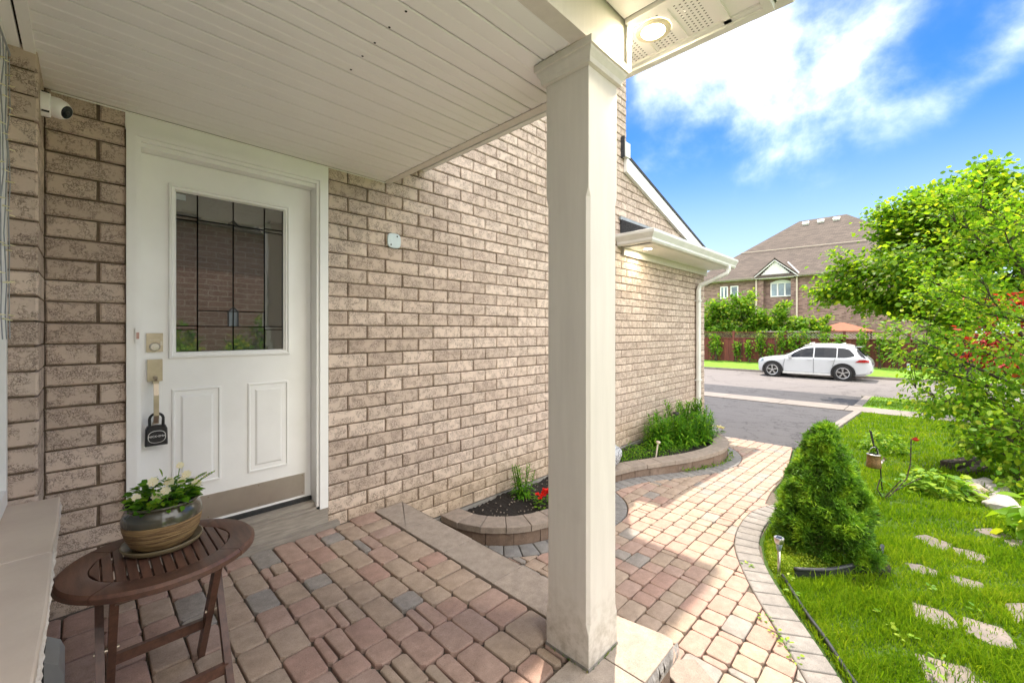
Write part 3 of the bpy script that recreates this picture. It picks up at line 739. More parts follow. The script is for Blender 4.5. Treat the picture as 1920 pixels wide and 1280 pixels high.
# beams
mb = MB(); mb.box(.385, .43, -1.82, -.004, 2.243, 2.46); mb.box(-1.4, .43, -1.835, -1.77, 2.246, 2.46)
mb.build('porch_beam', M['cream'], house)
mb = MB(); mb.box(.425, .445, -1.83, -.004, 2.262, 2.29); mb.box(.42, .45, -1.845, -1.82, 2.244, 2.455); mb.build('beam_trim', M['alum'], house)
# eave soffit with perforated panels
eave = group_node('eave', house)
ZS = 2.43
def perf_panel(x0, x1, y0, y1, along):
    mb = MB(); mb.box(x0 + .002, x1 - .002, y0 + .002, y1 - .002, ZS, ZS + .012)
    (mb.build('soffit_panel', M['soffit'], eave))
    hb = MB()
    if along == 'x':
        for i in range(int((x1 - x0 - .03) / .017)):
            for j in range(5):
                xx = x0 + .02 + i * .017 + (j % 2) * .008; yy = y0 + .035 + j * .018
                if yy < y1 - .02 and xx + .008 < x1 - .01: hb.box(xx, xx + .0028, yy, yy + .007, ZS - .0012, ZS + .001)
    else:
        for i in range(int((y1 - y0 - .03) / .017)):
            for j in range(5):
                yy = y0 + .02 + i * .017 + (j % 2) * .008; xx = x0 + .03 + j * .018
                if xx < x1 - .02: hb.box(xx, xx + .007, yy, yy + .0028, ZS - .0012, ZS + .001)
    if hb.f: hb.build('vent_slot', M['dark'], eave, kind='stuff')
yy = -.01
edges = [-.01, -.22, -.43, -.64, -.85, -1.06, -1.27, -1.48, -1.70, -1.845, -1.98, -2.12]
for a, b in zip(edges[:-1], edges[1:]):
    perf_panel(.448, .69, b, a, 'x')
    mb = MB(); mb.box(.448, .69, b - .006, b + .006, ZS - .006, ZS + .003); mb.build('panel_joint', M['soffit'], eave)
for q in range(6):
    x1 = .40 - q * .25; perf_panel(x1 - .25, x1, -2.20, -1.84, 'y')
mb = MB(); mb.box(.405, .445, -2.25, -1.842, ZS - .016, ZS + .004); mb.build('soffit_divider', M['soffit'], eave)
mb = MB(); mb.box(.448, .69, -2.252, -2.125, ZS - .002, ZS + .012); mb.box(.448, .69, -2.145, -2.118, ZS - .012, ZS); mb.build('corner_panel', M['soffit'], eave)
mb = MB(); mb.box(.69, .725, -2.28, -.002, 2.408, 2.60); mb.box(-1.6, .69, -2.28, -2.25, 2.408, 2.60); mb.box(.668, .69, -2.25, -.002, 2.418, 2.432); mb.build('fascia', M['alum'], eave)
KP2 = [(0, 2.44), (.045, 2.44), (.06, 2.46), (.062, 2.485), (.095, 2.535), (.10, 2.545), (.10, 2.575), (.085, 2.582), (.0, 2.575)]
gutter('gutter', [(-1.6, -2.285), (.73, -2.285), (.73, -2.20)], eave, KP2)
mb = MB(); mb.lathe((.535, -1.895, ZS - .001), [(0, -.006), (.045, -.006), (.048, 0)], 28); mb.build('recessed_light', M['lamp'], eave)
mb = MB(); mb.lathe((.535, -1.895, ZS - .001), [(.046, -.007), (.060, -.009), (.068, -.004), (.069, 0)], 28); mb.build('light_trim', M['ring'], eave, smooth=True)
def pot(loc, watts, par):
    ld = bpy.data.lights.new('pot_lamp', 'AREA'); ld.shape = 'DISK'; ld.size = .085; ld.energy = watts; ld.color = (1, .86, .62)
    lo = bpy.data.objects.new('pot_lamp', ld); COL.objects.link(lo); lo.parent = par; lo.location = Vector(loc) - wloc(par)
pot((.535, -1.895, ZS - .012), 3.5, eave); pot((3.883, -.209, 2.238), 1.6, pent)
mb = MB(); mb.tube([(.46, -.01, 2.437), (.46, -1.8, 2.437)], .004, 5)
mb.v = mb.v; mb.build('vent_strip', M['alum'], eave)
mb = MB(); hip(mb, -1.6, .75, -2.3, .0, 2.585, .12, .03); mb.build('porch_roof', M['shingle'], house)
mb = MB(); mb.box(-.935, .004, -.006, .02, 2.165, 2.247); mb.build('door_header', M['white'], house)
mb = MB(); mb.tube([(-1.19 + .02, -.004, 2.244), (.40, -.004, 2.244)], .004, 5); mb.build('ceiling_trim', M['soffit'], porch)

# ---- front door
YD = .085
door = MB(); DX0, DX1, DZ0, DZ1 = -.876, -.07, .185, 2.098
def ringbox(mb, x0, x1, z0, z1, w_, ya, yb):
    mb.box(x0, x0 + w_, ya, yb, z0, z1); mb.box(x1 - w_, x1, ya, yb, z0, z1); mb.box(x0 + w_, x1 - w_, ya, yb, z0, z0 + w_); mb.box(x0 + w_, x1 - w_, ya, yb, z1 - w_, z1)
GXa, GXb, GZa, GZb = -.738, -.227, 1.107, 1.945
door.box(DX0, GXa, YD, YD + .04, DZ0, DZ1); door.box(GXb, DX1, YD, YD + .04, DZ0, DZ1); door.box(GXa, GXb, YD, YD + .04, DZ0, GZa); door.box(GXa, GXb, YD, YD + .04, GZb, DZ1)
fd = door.build('front_door', M['white'], house)
def bevel_frame(mb, x0, x1, z0, z1, steps):
    """nested rectangular rings: steps = [(inset, y)...]"""
    rings = []
    for ins, y in steps: rings.append([(x0 + ins, y, z0 + ins), (x1 - ins, y, z0 + ins), (x1 - ins, y, z1 - ins), (x0 + ins, y, z1 - ins)])
    vs = [p for r_ in rings for p in r_]; fs = []
    for k in range(len(rings) - 1):
        for i in range(4): j = (i + 1) % 4; fs.append((k * 4 + i, k * 4 + j, (k + 1) * 4 + j, (k + 1) * 4 + i))
    mb.add(vs, fs); return rings
mb = MB(); bevel_frame(mb, -.768, -.192, 1.075, 1.972, [(0, YD), (.003, YD - .014), (.012, YD - .016), (.016, YD - .010), (.026, YD - .009), (.033, YD + .012)])
mb.build('glass_frame', M['white'], fd)
for (x0, x1) in ((-.755, -.542), (-.415, -.20)):
    mb = MB(); rr = bevel_frame(mb, x0, x1, .405, .918, [(0, YD), (.002, YD - .008), (.010, YD - .009), (.014, YD - .001), (.036, YD + .004 - .006), (.046, YD - .0095)])
    n = len(mb.v); mb.add(rr[-1], [(0, 1, 2, 3)])
    mb.build('raised_panel', M['white'], fd)
XC = [GXa, -.645, -.4825, -.326, GXb]
cells = []
for i, (a, b) in enumerate(zip(XC[:-1], XC[1:])):
    side = i in (0, 3)
    zs = [GZa, 1.225, 1.243, 1.799, 1.819, GZb] if side else [GZa, 1.242, 1.326, 1.809, GZb]
    for z0, z1 in zip(zs[:-1], zs[1:]): cells.append((a, b, z0, z1))
lc = MB()
for (a, b, z0, z1) in cells:
    mb = MB(); t1, t2 = rng.uniform(-.0012, .0012), rng.uniform(-.0012, .0012)
    mb.add([(a, YD + .016 + t1, z0), (b, YD + .016 + t2, z0), (b, YD + .016 - t1 * .4, z1), (a, YD + .016 - t2 * .6, z1)], [(0, 1, 2, 3)])
    mb.build('glass_pane', M['glass'], fd)
    ringbox(lc, a - .0022, b + .0022, z0 - .0022, z1 + .0022, .0044, YD + .0105, YD + .0135)
xc = -.4825
for seg in [((xc - .023, 1.242), (xc - .023, 1.326)), ((xc + .023, 1.242), (xc + .023, 1.326)), ((xc - .023, 1.326), (xc, 1.349)), ((xc + .023, 1.326), (xc, 1.349)), ((xc - .028, 1.809), (xc, 1.834)), ((xc + .028, 1.809), (xc, 1.834))]:
    lc.bar((seg[0][0], YD + .009, seg[0][1]), (seg[1][0], YD + .009, seg[1][1]), .005, .004, (0, 1, 0))
lc.build('lead_came', M['black'], fd)
mb = MB(); mb.add([(xc - .021, YD + .0145, 1.244), (xc + .021, YD + .0145, 1.244), (xc + .021, YD + .0145, 1.325), (xc, YD + .0145, 1.346), (xc - .021, YD + .0145, 1.325)], [(0, 1, 2, 3, 4)])
mb.build('bevelled_glass', M['winglass'], fd)
mb = MB(); mb.box(-.735, -.695, YD + .012, YD + .0135, 1.90, 1.93); mb.build('sticker', M['greyplastic'], fd)
mb = MB(); mb.box(-.845, -.106, YD - .003, YD - .0005, .20, .335); mb.build('kick_plate', M['steel'], fd)
mb = MB()
for sx in (-.83, -.60, -.36, -.12):
    for sz in (.215, .322): mb.lathe((sx, YD - .003, sz), [(.0, .002), (.003, .0015), (.004, 0)], 8, axis=(0, -1, 0))
mb.build('kick_plate_screw', M['nickel'], fd)
# deadbolt
mb = MB(); mb.box(-.854, -.790, YD - .010, YD, 1.112, 1.206); mb.build('deadbolt_plate', M['nickel'], fd)
mb = MB(); mb.lathe((-.822, YD - .010, 1.138), [(0, .018), (.016, .018), (.021, .012), (.022, 0)], 20, axis=(0, -1, 0)); mb.lathe((-.822, YD - .0285, 1.138), [(0, .002), (.008, .0015), (.009, 0)], 12, axis=(0, -1, 0)); mb.box(-.8, -.794, YD - .018, YD - .01, 1.145, 1.165)
mb.build('lock_cylinder', M['steel'], fd)
# handle set
mb = MB(); mb.box(-.851, -.792, YD - .016, YD, .966, 1.075); mb.build('handle_plate', M['nickel'], fd)
mb = MB(); mb.tube([(-.821, YD - .014, .985), (-.821, YD - .045, .985), (-.821, YD - .055, .975)], [.009, .008, .006], 8); mb.box(-.832, -.810, YD - .056, YD - .012, .955, .970); mb.build('thumb_latch', M['nickel'], fd)
mb = MB()
pts = [(YD - .012, .963), (YD - .052, .957), (YD - .062, .90), (YD - .062, .80), (YD - .052, .765), (YD - .004, .755)]
for a, b in zip(pts[:-1], pts[1:]): mb.bar((-.821, *a), (-.821, *b), .020, .010, (1, 0, 0) if False else (0, .3, 1))
mb.build('pull_handle', M['nickel'], fd)
# frame
fr = group_node('door_frame', house)
mb = MB()
def jamb(x0, x1, sgn):
    mb.box(x0, x1, .018, .2, .12, 2.10)
mb.box(-.93, -.878, .012, .2, .12, 2.17); mb.box(-.068, -.004, .012, .2, .12, 2.17); mb.box(-.878, -.068, .012, .2, 2.10, 2.17)
mb.build('door_jamb', M['white'], fr)
mb = MB()
for x0, x1 in ((-.932, -.895), (-.052, -.002)):
    s_ = 1 if x0 < -.5 else -1
    mb.box(x0, x1, -.020, .012, .118, 2.172); 
    xa = x1 if s_ > 0 else x0
    mb.box(min(xa, xa + s_ * .016), max(xa, xa + s_ * .016), -.008, .012, .12, 2.155)
mb.box(-.895, -.052, -.020, .012, 2.14, 2.172); mb.box(-.879, -.068, -.008, .012, 2.122, 2.14)
mb.build('brick_moulding', M['white'], fr)
mb = MB(); mb.box(-.93, -.0, -.012, .2, .02, .118); mb.build('threshold', M['threshold'], fr)
mb = MB(); mb.box(-.90, -.03, .02, .084, .119, .16); mb.box(-.90, -.03, -.008, .02, .119, .135); mb.build('sill_plate', M['steel'] if False else M['threshold'], fr)
mb = MB(); mb.box(-.876, -.07, .066, .0845, .161, .184); mb.build('door_sweep', M['rubber'], fr)
mb = MB(); mb.box(-.99, .06, -.045, .012, -.06, .02); mb.build('sill_stone', M['threshold'], fr)
# doorbell
mb = MB(); mb.box(-.902, -.884, -.030, -.0205, 1.160, 1.23); db = mb.build('doorbell', M['white'], fr)
mb = MB(); mb.box(-.898, -.888, -.034, -.030, 1.180, 1.21); mb.build('bell_button', mk('pink_button', (.62, .36, .30), None, .4), db)
# house number plate cover on wall
bp = MB(); pl_ = []
for k in range(16):
    a = 2 * math.pi * k / 16; ex = math.copysign(abs(math.cos(a)) ** .6, math.cos(a)); ez = math.copysign(abs(math.sin(a)) ** .6, math.sin(a)); pl_.append((.462 + .052 * ex, 1.852 + .052 * ez))
bp.add([(x, -.001, z) for x, z in pl_] + [(x, -.009, z) for x, z in pl_] + [(.462 + (x - .462) * .9, -.011, 1.852 + (z - 1.852) * .9) for x, z in pl_],
       [(i, (i + 1) % 16, 16 + (i + 1) % 16, 16 + i) for i in range(16)] + [(16 + i, 16 + (i + 1) % 16, 32 + (i + 1) % 16, 32 + i) for i in range(16)] + [tuple(range(32, 48))])
cp = bp.build('junction_cover', M['plate'], house)
mb = MB()
for sx, sz in ((.485, 1.885), (.437, 1.822)): mb.lathe((sx, -.011, sz), [(0, .002), (.005, .0015), (.006, 0)], 8, axis=(0, -1, 0))
mb.build('cover_screw', M['black'], cp)

# ---- side window with stone sill
win = group_node('side_window', house)
mb = MB(); 
mb.box(-1.36, -1.262, -.372, -.335, .60, 2.24); mb.box(-1.36, -1.262, -2.6, -2.53, .60, 2.24); mb.box(-1.36, -1.262, -2.53, -.372, .60, .66); mb.box(-1.36, -1.262, -2.53, -.372, 2.17, 2.24)
mb.build('window_frame', M['white'], win)
mb = MB(); mb.box(-1.34, -1.29, -1.48, -1.42, .66, 2.17); mb.build('window_mullion', M['white'], win)
mb = MB(); mb.box(-1.325, -1.315, -2.53, -.40, .66, 2.17); mb.build('window_pane', M['winglass'], win)
mb = MB()
for y0, y1 in ((-.905, -.345), (-1.55, -.912), (-2.3, -1.557)):
    poly = [(-1.30, y0), (-1.134 + rng.uniform(-.004, .004), y0), (-1.131, (y0 + y1) / 2), (-1.134, y1), (-1.30, y1)]
    m2 = MB(); m2.prism(poly, .535, .594, .004); m2.build('sill_slab', M['sill'], win)
# rough vertical sill edge chips
mb = MB()
for i in range(60):
    y = -.36 - i * .03; a = rng.uniform(.002, .008)
    mb.add([(-1.135, y, .537), (-1.131 + a * .6, y - .015, .55 + rng.uniform(0, .02)), (-1.135, y - .03, .537), (-1.1345, y - .015, .588)], [(0, 1, 3), (1, 2, 3)])
mb.build('sill_edge', M['sillrough'], win, kind='stuff')

# ---- porch column
colm = thing('porch_column', 'square cream painted wooden porch column with chamfered edges', 'column', (.283, -1.724, 0))
X0, X1, Y0, Y1 = .186, .379, -1.822, -1.627
def col_ring(z, ch):
    return [(X0 + ch, Y0, z), (X1 - ch, Y0, z), (X1, Y0 + ch, z), (X1, Y1 - ch, z), (X1 - ch, Y1, z), (X0 + ch, Y1, z), (X0, Y1 - ch, z), (X0, Y0 + ch, z)]
mb = MB(); rings = [(0.012, .0012), (.13, .0012), (.165, .012), (1.70, .012), (1.735, .0012), (2.23, .0012)]
vs = [p for z, ch in rings for p in col_ring(z, ch)]
fs = [(k * 8 + i, k * 8 + (i + 1) % 8, (k + 1) * 8 + (i + 1) % 8, (k + 1) * 8 + i) for k in range(len(rings) - 1) for i in range(8)]
mb.add(vs, fs); mb.build('shaft', M['cream'], colm)
mb = MB()
def capring(e, z): return [(X0 - e, Y0 - e, z), (X1 + e, Y0 - e, z), (X1 + e, Y1 + e, z), (X0 - e, Y1 + e, z)]
rr = [(.001, 2.165), (.014, 2.168), (.016, 2.186), (.027, 2.206), (.028, 2.216), (.035, 2.218), (.035, 2.244)]
vs = [p for e, z in rr for p in capring(e, z)]
mb.add(vs, [(k * 4 + i, k * 4 + (i + 1) % 4, (k + 1) * 4 + (i + 1) % 4, (k + 1) * 4 + i) for k in range(len(rr) - 1) for i in range(4)] + [(3, 2, 1, 0)])
mb.build('capital', M['cream'], colm)
mb = MB(); mb.box(X0 - .003, X1 + .003, Y0 - .003, Y1 + .003, 0, .012); mb.build('base_sealant', M['parge'], colm)
mb = MB()
for i in range(26):
    a = rng.random(); 
    if i % 2: x, y = X0 - .004, Y0 + a * .19
    else: x, y = X0 + a * .19, Y0 - .004
    mb.add([(x - .004, y, .001), (x + .004, y, .001), (x + rng.uniform(-.006, .006), y - .004, .012 + rng.random() * .008)], [(0, 1, 2)])
mb.build('moss', M['bushd'], colm, kind='stuff')

# ------------------------------------------------------------------ paving
PCOL = ['paver_red'] * 50 + ['paver_tan'] * 39 + ['paver_grey'] * 11
def rounded(x0, x1, y0, y1, r=.014):
    r = min(r, (x1 - x0) * .3, (y1 - y0) * .3) * rng.uniform(.7, 1.25); j = lambda: rng.uniform(-.0028, .0028)
    return [(x0 + r + j(), y0 + j()), (x1 - r + j(), y0 + j()), (x1 + j(), y0 + r + j()), (x1 + j(), y1 - r + j()), (x1 - r + j(), y1 + j()), (x0 + r + j(), y1 + j()), (x0 + j(), y1 - r + j()), (x0 + j(), y0 + r + j())]
def simplify(poly, eps=.004):
    o = []
    for p in poly:
        if not o or math.hypot(p[0] - o[-1][0], p[1] - o[-1][1]) > eps: o.append(p)
    if len(o) > 2 and math.hypot(o[0][0] - o[-1][0], o[0][1] - o[-1][1]) < eps: o.pop()
    return o
pfl = bpy.data.objects.new('porch_floor', None); COL.objects.link(pfl); pfl['kind'] = 'structure'; pfl.location = (-.4, -1, -.05)
mb = MB(); mb.box(-1.3, .50, -1.97, .012, -.36, -.020); mb.build('joint_bed', M['sand'], pfl)
def split(lo, hi, sizes):
    o = [lo]
    while o[-1] < hi - .03:
        s = rng.choice(sizes); nx = o[-1] + s
        if hi - nx < .06: nx = hi
        o.append(nx)
    return o
xb = [.302, .128, .0135]; 
while xb[-1] > -1.2: xb.append(xb[-1] - .1148)
for i in range(len(xb) - 1):
    x1, x0 = xb[i], xb[i + 1]
    ys = split(-1.728, -.012 if x0 > .03 else -.05, [.175, .175, .116, .116, .175, .20] if i else [.116, .116, .115, .175])
    for a, b in zip(ys[:-1], ys[1:]):
        segs = [(x0, x1)]
        if rng.random() < .07 and b - a > .1: segs = [(x0, x0 + .045), (x0 + .045, x1)]
        for s0, s1 in segs:
            g = .0035; mb = MB(); tilt = rng.uniform(-.0015, .0015)
            mb.prism(rounded(s0 + g, s1 - g, a + g, b - g), -.05, tilt, .0065, zf=None)
            mb.build('paver', M[rng.choice(PCOL)], pfl, auto=22)
# edge band slabs
for a, b in zip([-.02, -.407, -.79, -1.186, -1.575], [-.407, -.79, -1.186, -1.575, -1.735]):
    mb = MB(); mb.prism(rounded(.309, .522, b + .002, a - .002, .003), -.06, rng.uniform(.0, .002), .003); mb.build('edge_slab', M['slab'], pfl)
for x0, x1, xe in ((-.9, -.5, 0), (-.5, -.1, 0), (-.1, .285, 0), (.285, .555, 1)):
    p = [(x0 + .002, -1.985), (x1 - .002, -1.985), (x1 - .002, -1.738), (x0 + .002, -1.738)]
    if xe: p = [(x0 + .002, -1.985), (x1 - .03, -1.982), (x1 - .004, -1.968), (x1 + .002, -1.93), (x1 - .03, -1.738), (x0 + .002, -1.738)]
    mb = MB(); mb.prism(p, -.075, rng.uniform(0, .002), .003); mb.build('edge_slab', M['slab'], pfl)
# rough broken face on the front edge and riser blocks
mb = MB()
for i in range(110):
    x = .56 - i * .013; d = [rng.uniform(0, .011) for _ in range(3)]
    mb.add([(x, -1.983, -.003), (x - .013, -1.983, -.003), (x - .013, -1.985 - d[0], -.03), (x, -1.985 - d[1], -.026), (x - .006, -1.985 - d[2] * .6, -.055), (x - .013, -1.982, -.075), (x, -1.982, -.075)],
           [(0, 1, 2, 3), (3, 2, 4), (3, 4, 6), (4, 5, 6), (4, 2, 5)])
mb.build('rough_edge', M['rock'], pfl, kind='stuff')
for i in range(5):
    mb = MB(); mb.box(.40, .515, -1.97 + i * .39 + .003, -1.97 + (i + 1) * .39 - .003, -.34, -.062); mb.build('riser_block', M['block'], pfl)
for i in range(4):
    mb = MB(); mb.box(.515 - (i + 1) * .39 + .003, .515 - i * .39 - .003 - (.0), -1.975, -1.972 + .1, -.34, -.077); mb.build('riser_block', M['block'], pfl)
st = MB(); st.prism([(.36, -2.32), (.56, -2.32), (.665, -2.09), (.728, -1.99), (.672, -1.932), (.575, -1.932), (.545, -1.99), (.36, -1.992)], -.215, -.16, .006)
so_ = st.build('step_stone', M['cap'], None)
tag(so_, 'rough edged step stone below the porch slab corner', 'step stone')
sb = MB(); sb.prism([(.36, -2.30), (.54, -2.30), (.64, -2.08), (.70, -2.0), (.65, -1.945), (.36, -2.0)], -.345, -.217, .004)
tag(sb.build('step_block', M['block'], None), 'brown block carrying the step stone at the porch corner', 'step block')

# ---- walkway
B1 = smoothline([(.86, -.02), (.875, -.2), (.905, -.30), (.978, -.422), (1.1, -.546), (1.252, -.638), (1.42, -.69), (1.65, -.735), (1.9, -.755), (2.1, -.73), (2.27, -.63), (2.40, -.46)], .02)
B2 = smoothline([(2.46, -.37), (2.60, -.375), (2.779, -.415), (3.046, -.486), (3.428, -.653), (3.824, -.818), (4.214, -.914), (4.5, -.925), (4.833, -.853), (5.12, -.69), (5.33, -.47), (5.45, -.2), (5.48, -.02)], .02)
BIN = smoothline([(3.40, -1.76), (3.167, -1.665), (2.937, -1.618), (2.591, -1.627), (2.253, -1.693), (1.961, -1.82), (1.701, -1.967), (1.456, -2.125), (1.237, -2.263), (.95, -2.44)], .02)
RE = [(3.2, -1.66), (3.36, -1.64), (3.67, -1.608), (4.26, -1.582), (5.07, -1.49), (6.03, -1.347)]
O1 = offset_line(B1, .158); O2 = offset_line(B2, .158); OIN = offset_line(BIN, -.155)
# offset_line puts +d on the right of travel; B1/B2 run with the wall on the left
wk = bpy.data.objects.new('walkway', None); COL.objects.link(wk); wk['kind'] = 'structure'; wk.location = (2.5, -1.3, -.34)
mb = MB()
for i in range(14):
    a = .45 + i * .41; b = a + .41
    ex = sorted(OIN + [p for p in RE if p[0] > 3.3]); la, lb = (interp(q, [p[0] for p in ex], [p[1] for p in ex]) for q in (a, b))
    mb.add([(a, la, walkz(a) - .02), (b, lb, walkz(b) - .02), (b, 0, walkz(b) - .02), (a, 0, walkz(a) - .02)], [(0, 1, 2, 3)])
bed = mb
def nearest(line, p):
    best = None
    for i in range(len(line) - 1):
        a, b = line[i], line[i + 1]; dx, dy = b[0] - a[0], b[1] - a[1]; l2 = dx * dx + dy * dy
        t = max(0, min(1, ((p[0] - a[0]) * dx + (p[1] - a[1]) * dy) / l2)); q = (a[0] + dx * t, a[1] + dy * t)
        d = math.hypot(p[0] - q[0], p[1] - q[1])
        if best is None or d < best[0]: l = math.sqrt(l2); best = (d, q, (dx / l, dy / l))
    return best
def clip_curve(poly, line, side):
    """side +1 keeps what lies right of the travel direction, -1 left"""
    n = len(poly); c = (sum(p[0] for p in poly) / n, sum(p[1] for p in poly) / n)
    d, q, tg = nearest(line, c)
    if d > .3: 
        nrm = (tg[1] * side, -tg[0] * side)
        return poly if (c[0] - q[0]) * nrm[0] + (c[1] - q[1]) * nrm[1] > 0 else []
    nrm = (tg[1] * side, -tg[0] * side); q = (q[0] + nrm[0] * .003, q[1] + nrm[1] * .003)
    return clip_half(poly, q, nrm)
pv = []
y = -.2
while y > -2.62:
    y1 = y; y0 = y - .1145
    xs_ = split(.975, 6.02, [.172, .172, .115, .115, .172, .172, .05])
    for a, b in zip(xs_[:-1], xs_[1:]): pv.append(rounded(a + .003, b - .003, y0 + .003, y1 - .003, .012))
    y = y0
ys = split(-2.6, -.3, [.23, .172])
for a, b in zip(ys[:-1], ys[1:]): pv.append(rounded(.805, .972, a + .003, b - .003, .012))
REL = [(a, b) for a, b in RE]
done = []
for p in pv:
    q = p; cx = sum(a[0] for a in p) / 8; cy = sum(a[1] for a in p) / 8
    # side of planter borders
    if cx < 2.43:
        q = clip_curve(q, O1, 1)
    else:
        q = clip_curve(q, O2, 1)
    if q and abs(cx - 2.43) < .25:
        q = clip_curve(q, O1, 1) if cx >= 2.43 else clip_curve(q, O2, 1) if cy < -.3 else q
    if q and cx < 3.25: q = clip_curve(q, BIN, 1 if False else 1)
    elif q: q = clip_curve(q, REL, -1)
    if not q or len(q) < 3: continue
    q = simplify(q)
    if len(q) < 3 or abs(area(q)) < .0012: continue
    done.append(q)
def pk(q):
    c = (sum(a[0] for a in q) / len(q), sum(a[1] for a in q) / len(q)); pr = proj((c[0], c[1], walkz(c[0])))
    if pr is None or pr[0] < 900 or pr[0] > 1950 or pr[1] > 1320: return -1
    return abs(area(q)) / pr[2] ** 3
done.sort(key=lambda q: -pk(q))
restm = {k: MB() for k in ('paver_red', 'paver_tan', 'paver_grey')}
wrest = MB(); mats3 = ['paver_red', 'paver_tan', 'paver_grey']
for i, q in enumerate(done):
    if area(q) < 0: q = q[::-1]
    c = PCOL[rng.randrange(100)]; tz = rng.uniform(-.0015, .0015)
    if i < 296:
        mb = MB(); mb.prism(q, -.05, tz, .006, zf=lambda x, y: walkz(x)); mb.build('paver', M[c], wk, auto=22)
    else: wrest.prism(q, -.05, tz, .006, mi=mats3.index(c), zf=lambda x, y: walkz(x))
wrest.build('paver', [M[c] for c in mats3], wk, kind='stuff', auto=50)
bed.build('joint_bed', M['sand'], wk)
def soldier(line, d, pitch, mat, z=.001, gap=.004):
    """pavers set square to a curve, from the line to distance d"""
    L_ = [0]
    for i in range(1, len(line)): L_.append(L_[-1] + math.hypot(line[i][0] - line[i - 1][0], line[i][1] - line[i - 1][1]))
    n = int(L_[-1] / pitch)
    X_ = [p[0] for p in line]; Y_ = [p[1] for p in line]
    off = offset_line(line, d); OX = [p[0] for p in off]; OY = [p[1] for p in off]
    for k in range(n):
        s0 = k * pitch + gap / 2; s1 = (k + 1) * pitch - gap / 2; sm = (s0 + s1) / 2
        A = [(interp(s, L_, X_), interp(s, L_, Y_)) for s in (s0, s1)]; Bq = [(interp(s, L_, OX), interp(s, L_, OY)) for s in (s0, s1)]
        def lerp(p, q, t): return (p[0] + (q[0] - p[0]) * t, p[1] + (q[1] - p[1]) * t)
        q = [A[0], A[1], lerp(A[1], Bq[1], .06), lerp(A[1], Bq[1], .93), lerp(Bq[1], Bq[0], .07), lerp(Bq[1], Bq[0], .93), lerp(A[0], Bq[0], .93), lerp(A[0], Bq[0], .06)]
        q = simplify(q, .003)
        if area(q) < 0: q = q[::-1]
        mb = MB(); mb.prism(q, -.05, z + rng.uniform(-.001, .001), .007, zf=lambda x, y: walkz(x)); mb.build('border_paver', mat, wk, auto=50)
soldier([p for p in B1 if p[0] < 2.41], .155, .108, M['borderd']); soldier(B2, .155, .108, M['borderd'])
soldier(BIN, -.155, .118, M['border'], z=.003)

# ---- planters
def planter(name, label, line, ztop, zbase, lab2):
    t = thing(name, label, 'planter', (line[len(line) // 2][0], line[len(line) // 2][1], zbase))
    L_ = [0]
    for i in range(1, len(line)): L_.append(L_[-1] + math.hypot(line[i][0] - line[i - 1][0], line[i][1] - line[i - 1][1]))
    def seg(d0, d1, z0, z1, pitch, nm, mat, bev, start=0):
        i0 = offset_line(line, d0); i1 = offset_line(line, d1)
        n = int(round(L_[-1] / pitch)); ph = L_[-1] / n
        for k in range(n):
            s = [k * ph + .002, (k + .5) * ph, (k + 1) * ph - .002]
            outp = [(interp(q, L_, [p[0] for p in i0]), interp(q, L_, [p[1] for p in i0])) for q in s]
            inp = [(interp(q, L_, [p[0] for p in i1]), interp(q, L_, [p[1] for p in i1])) for q in s]
            outp = [(a + rng.uniform(-.003, .003), b + rng.uniform(-.003, .003)) for a, b in outp]
            q = outp + inp[::-1]
            if area(q) < 0: q = q[::-1]
            m = MB(); m.prism(q, z0, z1 + rng.uniform(0, .002), bev); m.build(nm, mat, t)
    seg(-.004, -.15, zbase - .03, ztop - .046, .20, 'block', M['block'], .003)
    seg(.010, -.175, ztop - .044, ztop, .185, 'cap_stone', M['cap'], .005)
    return t
p1 = planter('planter_wall', 'small curved stone planter wall against the house beside the porch edge', B1, -.20, -.345, '')
p2 = planter('planter_wall', 'long curved stone planter wall near the garage corner', B2, -.225, -.365, '')
def fill(name, line, z, mat):
    q = offset_line(line, -.12); poly = [(p[0], p[1]) for p in q] + [(q[-1][0], -.013), (q[0][0], -.013)]
    mb = MB(); n = len(q)
    ys_ = 7; 
    vs = []
    for p in q:
        for k in range(ys_):
            t = k / (ys_ - 1); yy = p[1] + (-.013 - p[1]) * t; vs.append((p[0], yy, z + .012 * math.sin(9 * p[0] + 5 * yy) + rng.uniform(-.008, .008)))
    fs = [(i * ys_ + k, (i + 1) * ys_ + k, (i + 1) * ys_ + k + 1, i * ys_ + k + 1) for i in range(n - 1) for k in range(ys_ - 1)]
    mb.add(vs, fs); return struct(name, mb, mat, smooth=True)
fill('planter_soil', B1, -.235, M['soil']); fill('planter_soil', B2, -.25, M['soil'])
mb = MB()
for i in range(160):
    x = rng.uniform(1.0, 2.2); yy = rng.uniform(-.5, -.05); s = rng.uniform(.004, .009)
    if nearest(B1, (x, yy))[0] < .17: continue
    mb.obox((x, yy, -.225), (s, s, s), Matrix.Rotation(rng.random() * 3, 3, 'X') @ Matrix.Rotation(rng.random() * 3, 3, 'Z'))
mb.build('wood_chips', M['cap'], None, kind='stuff')

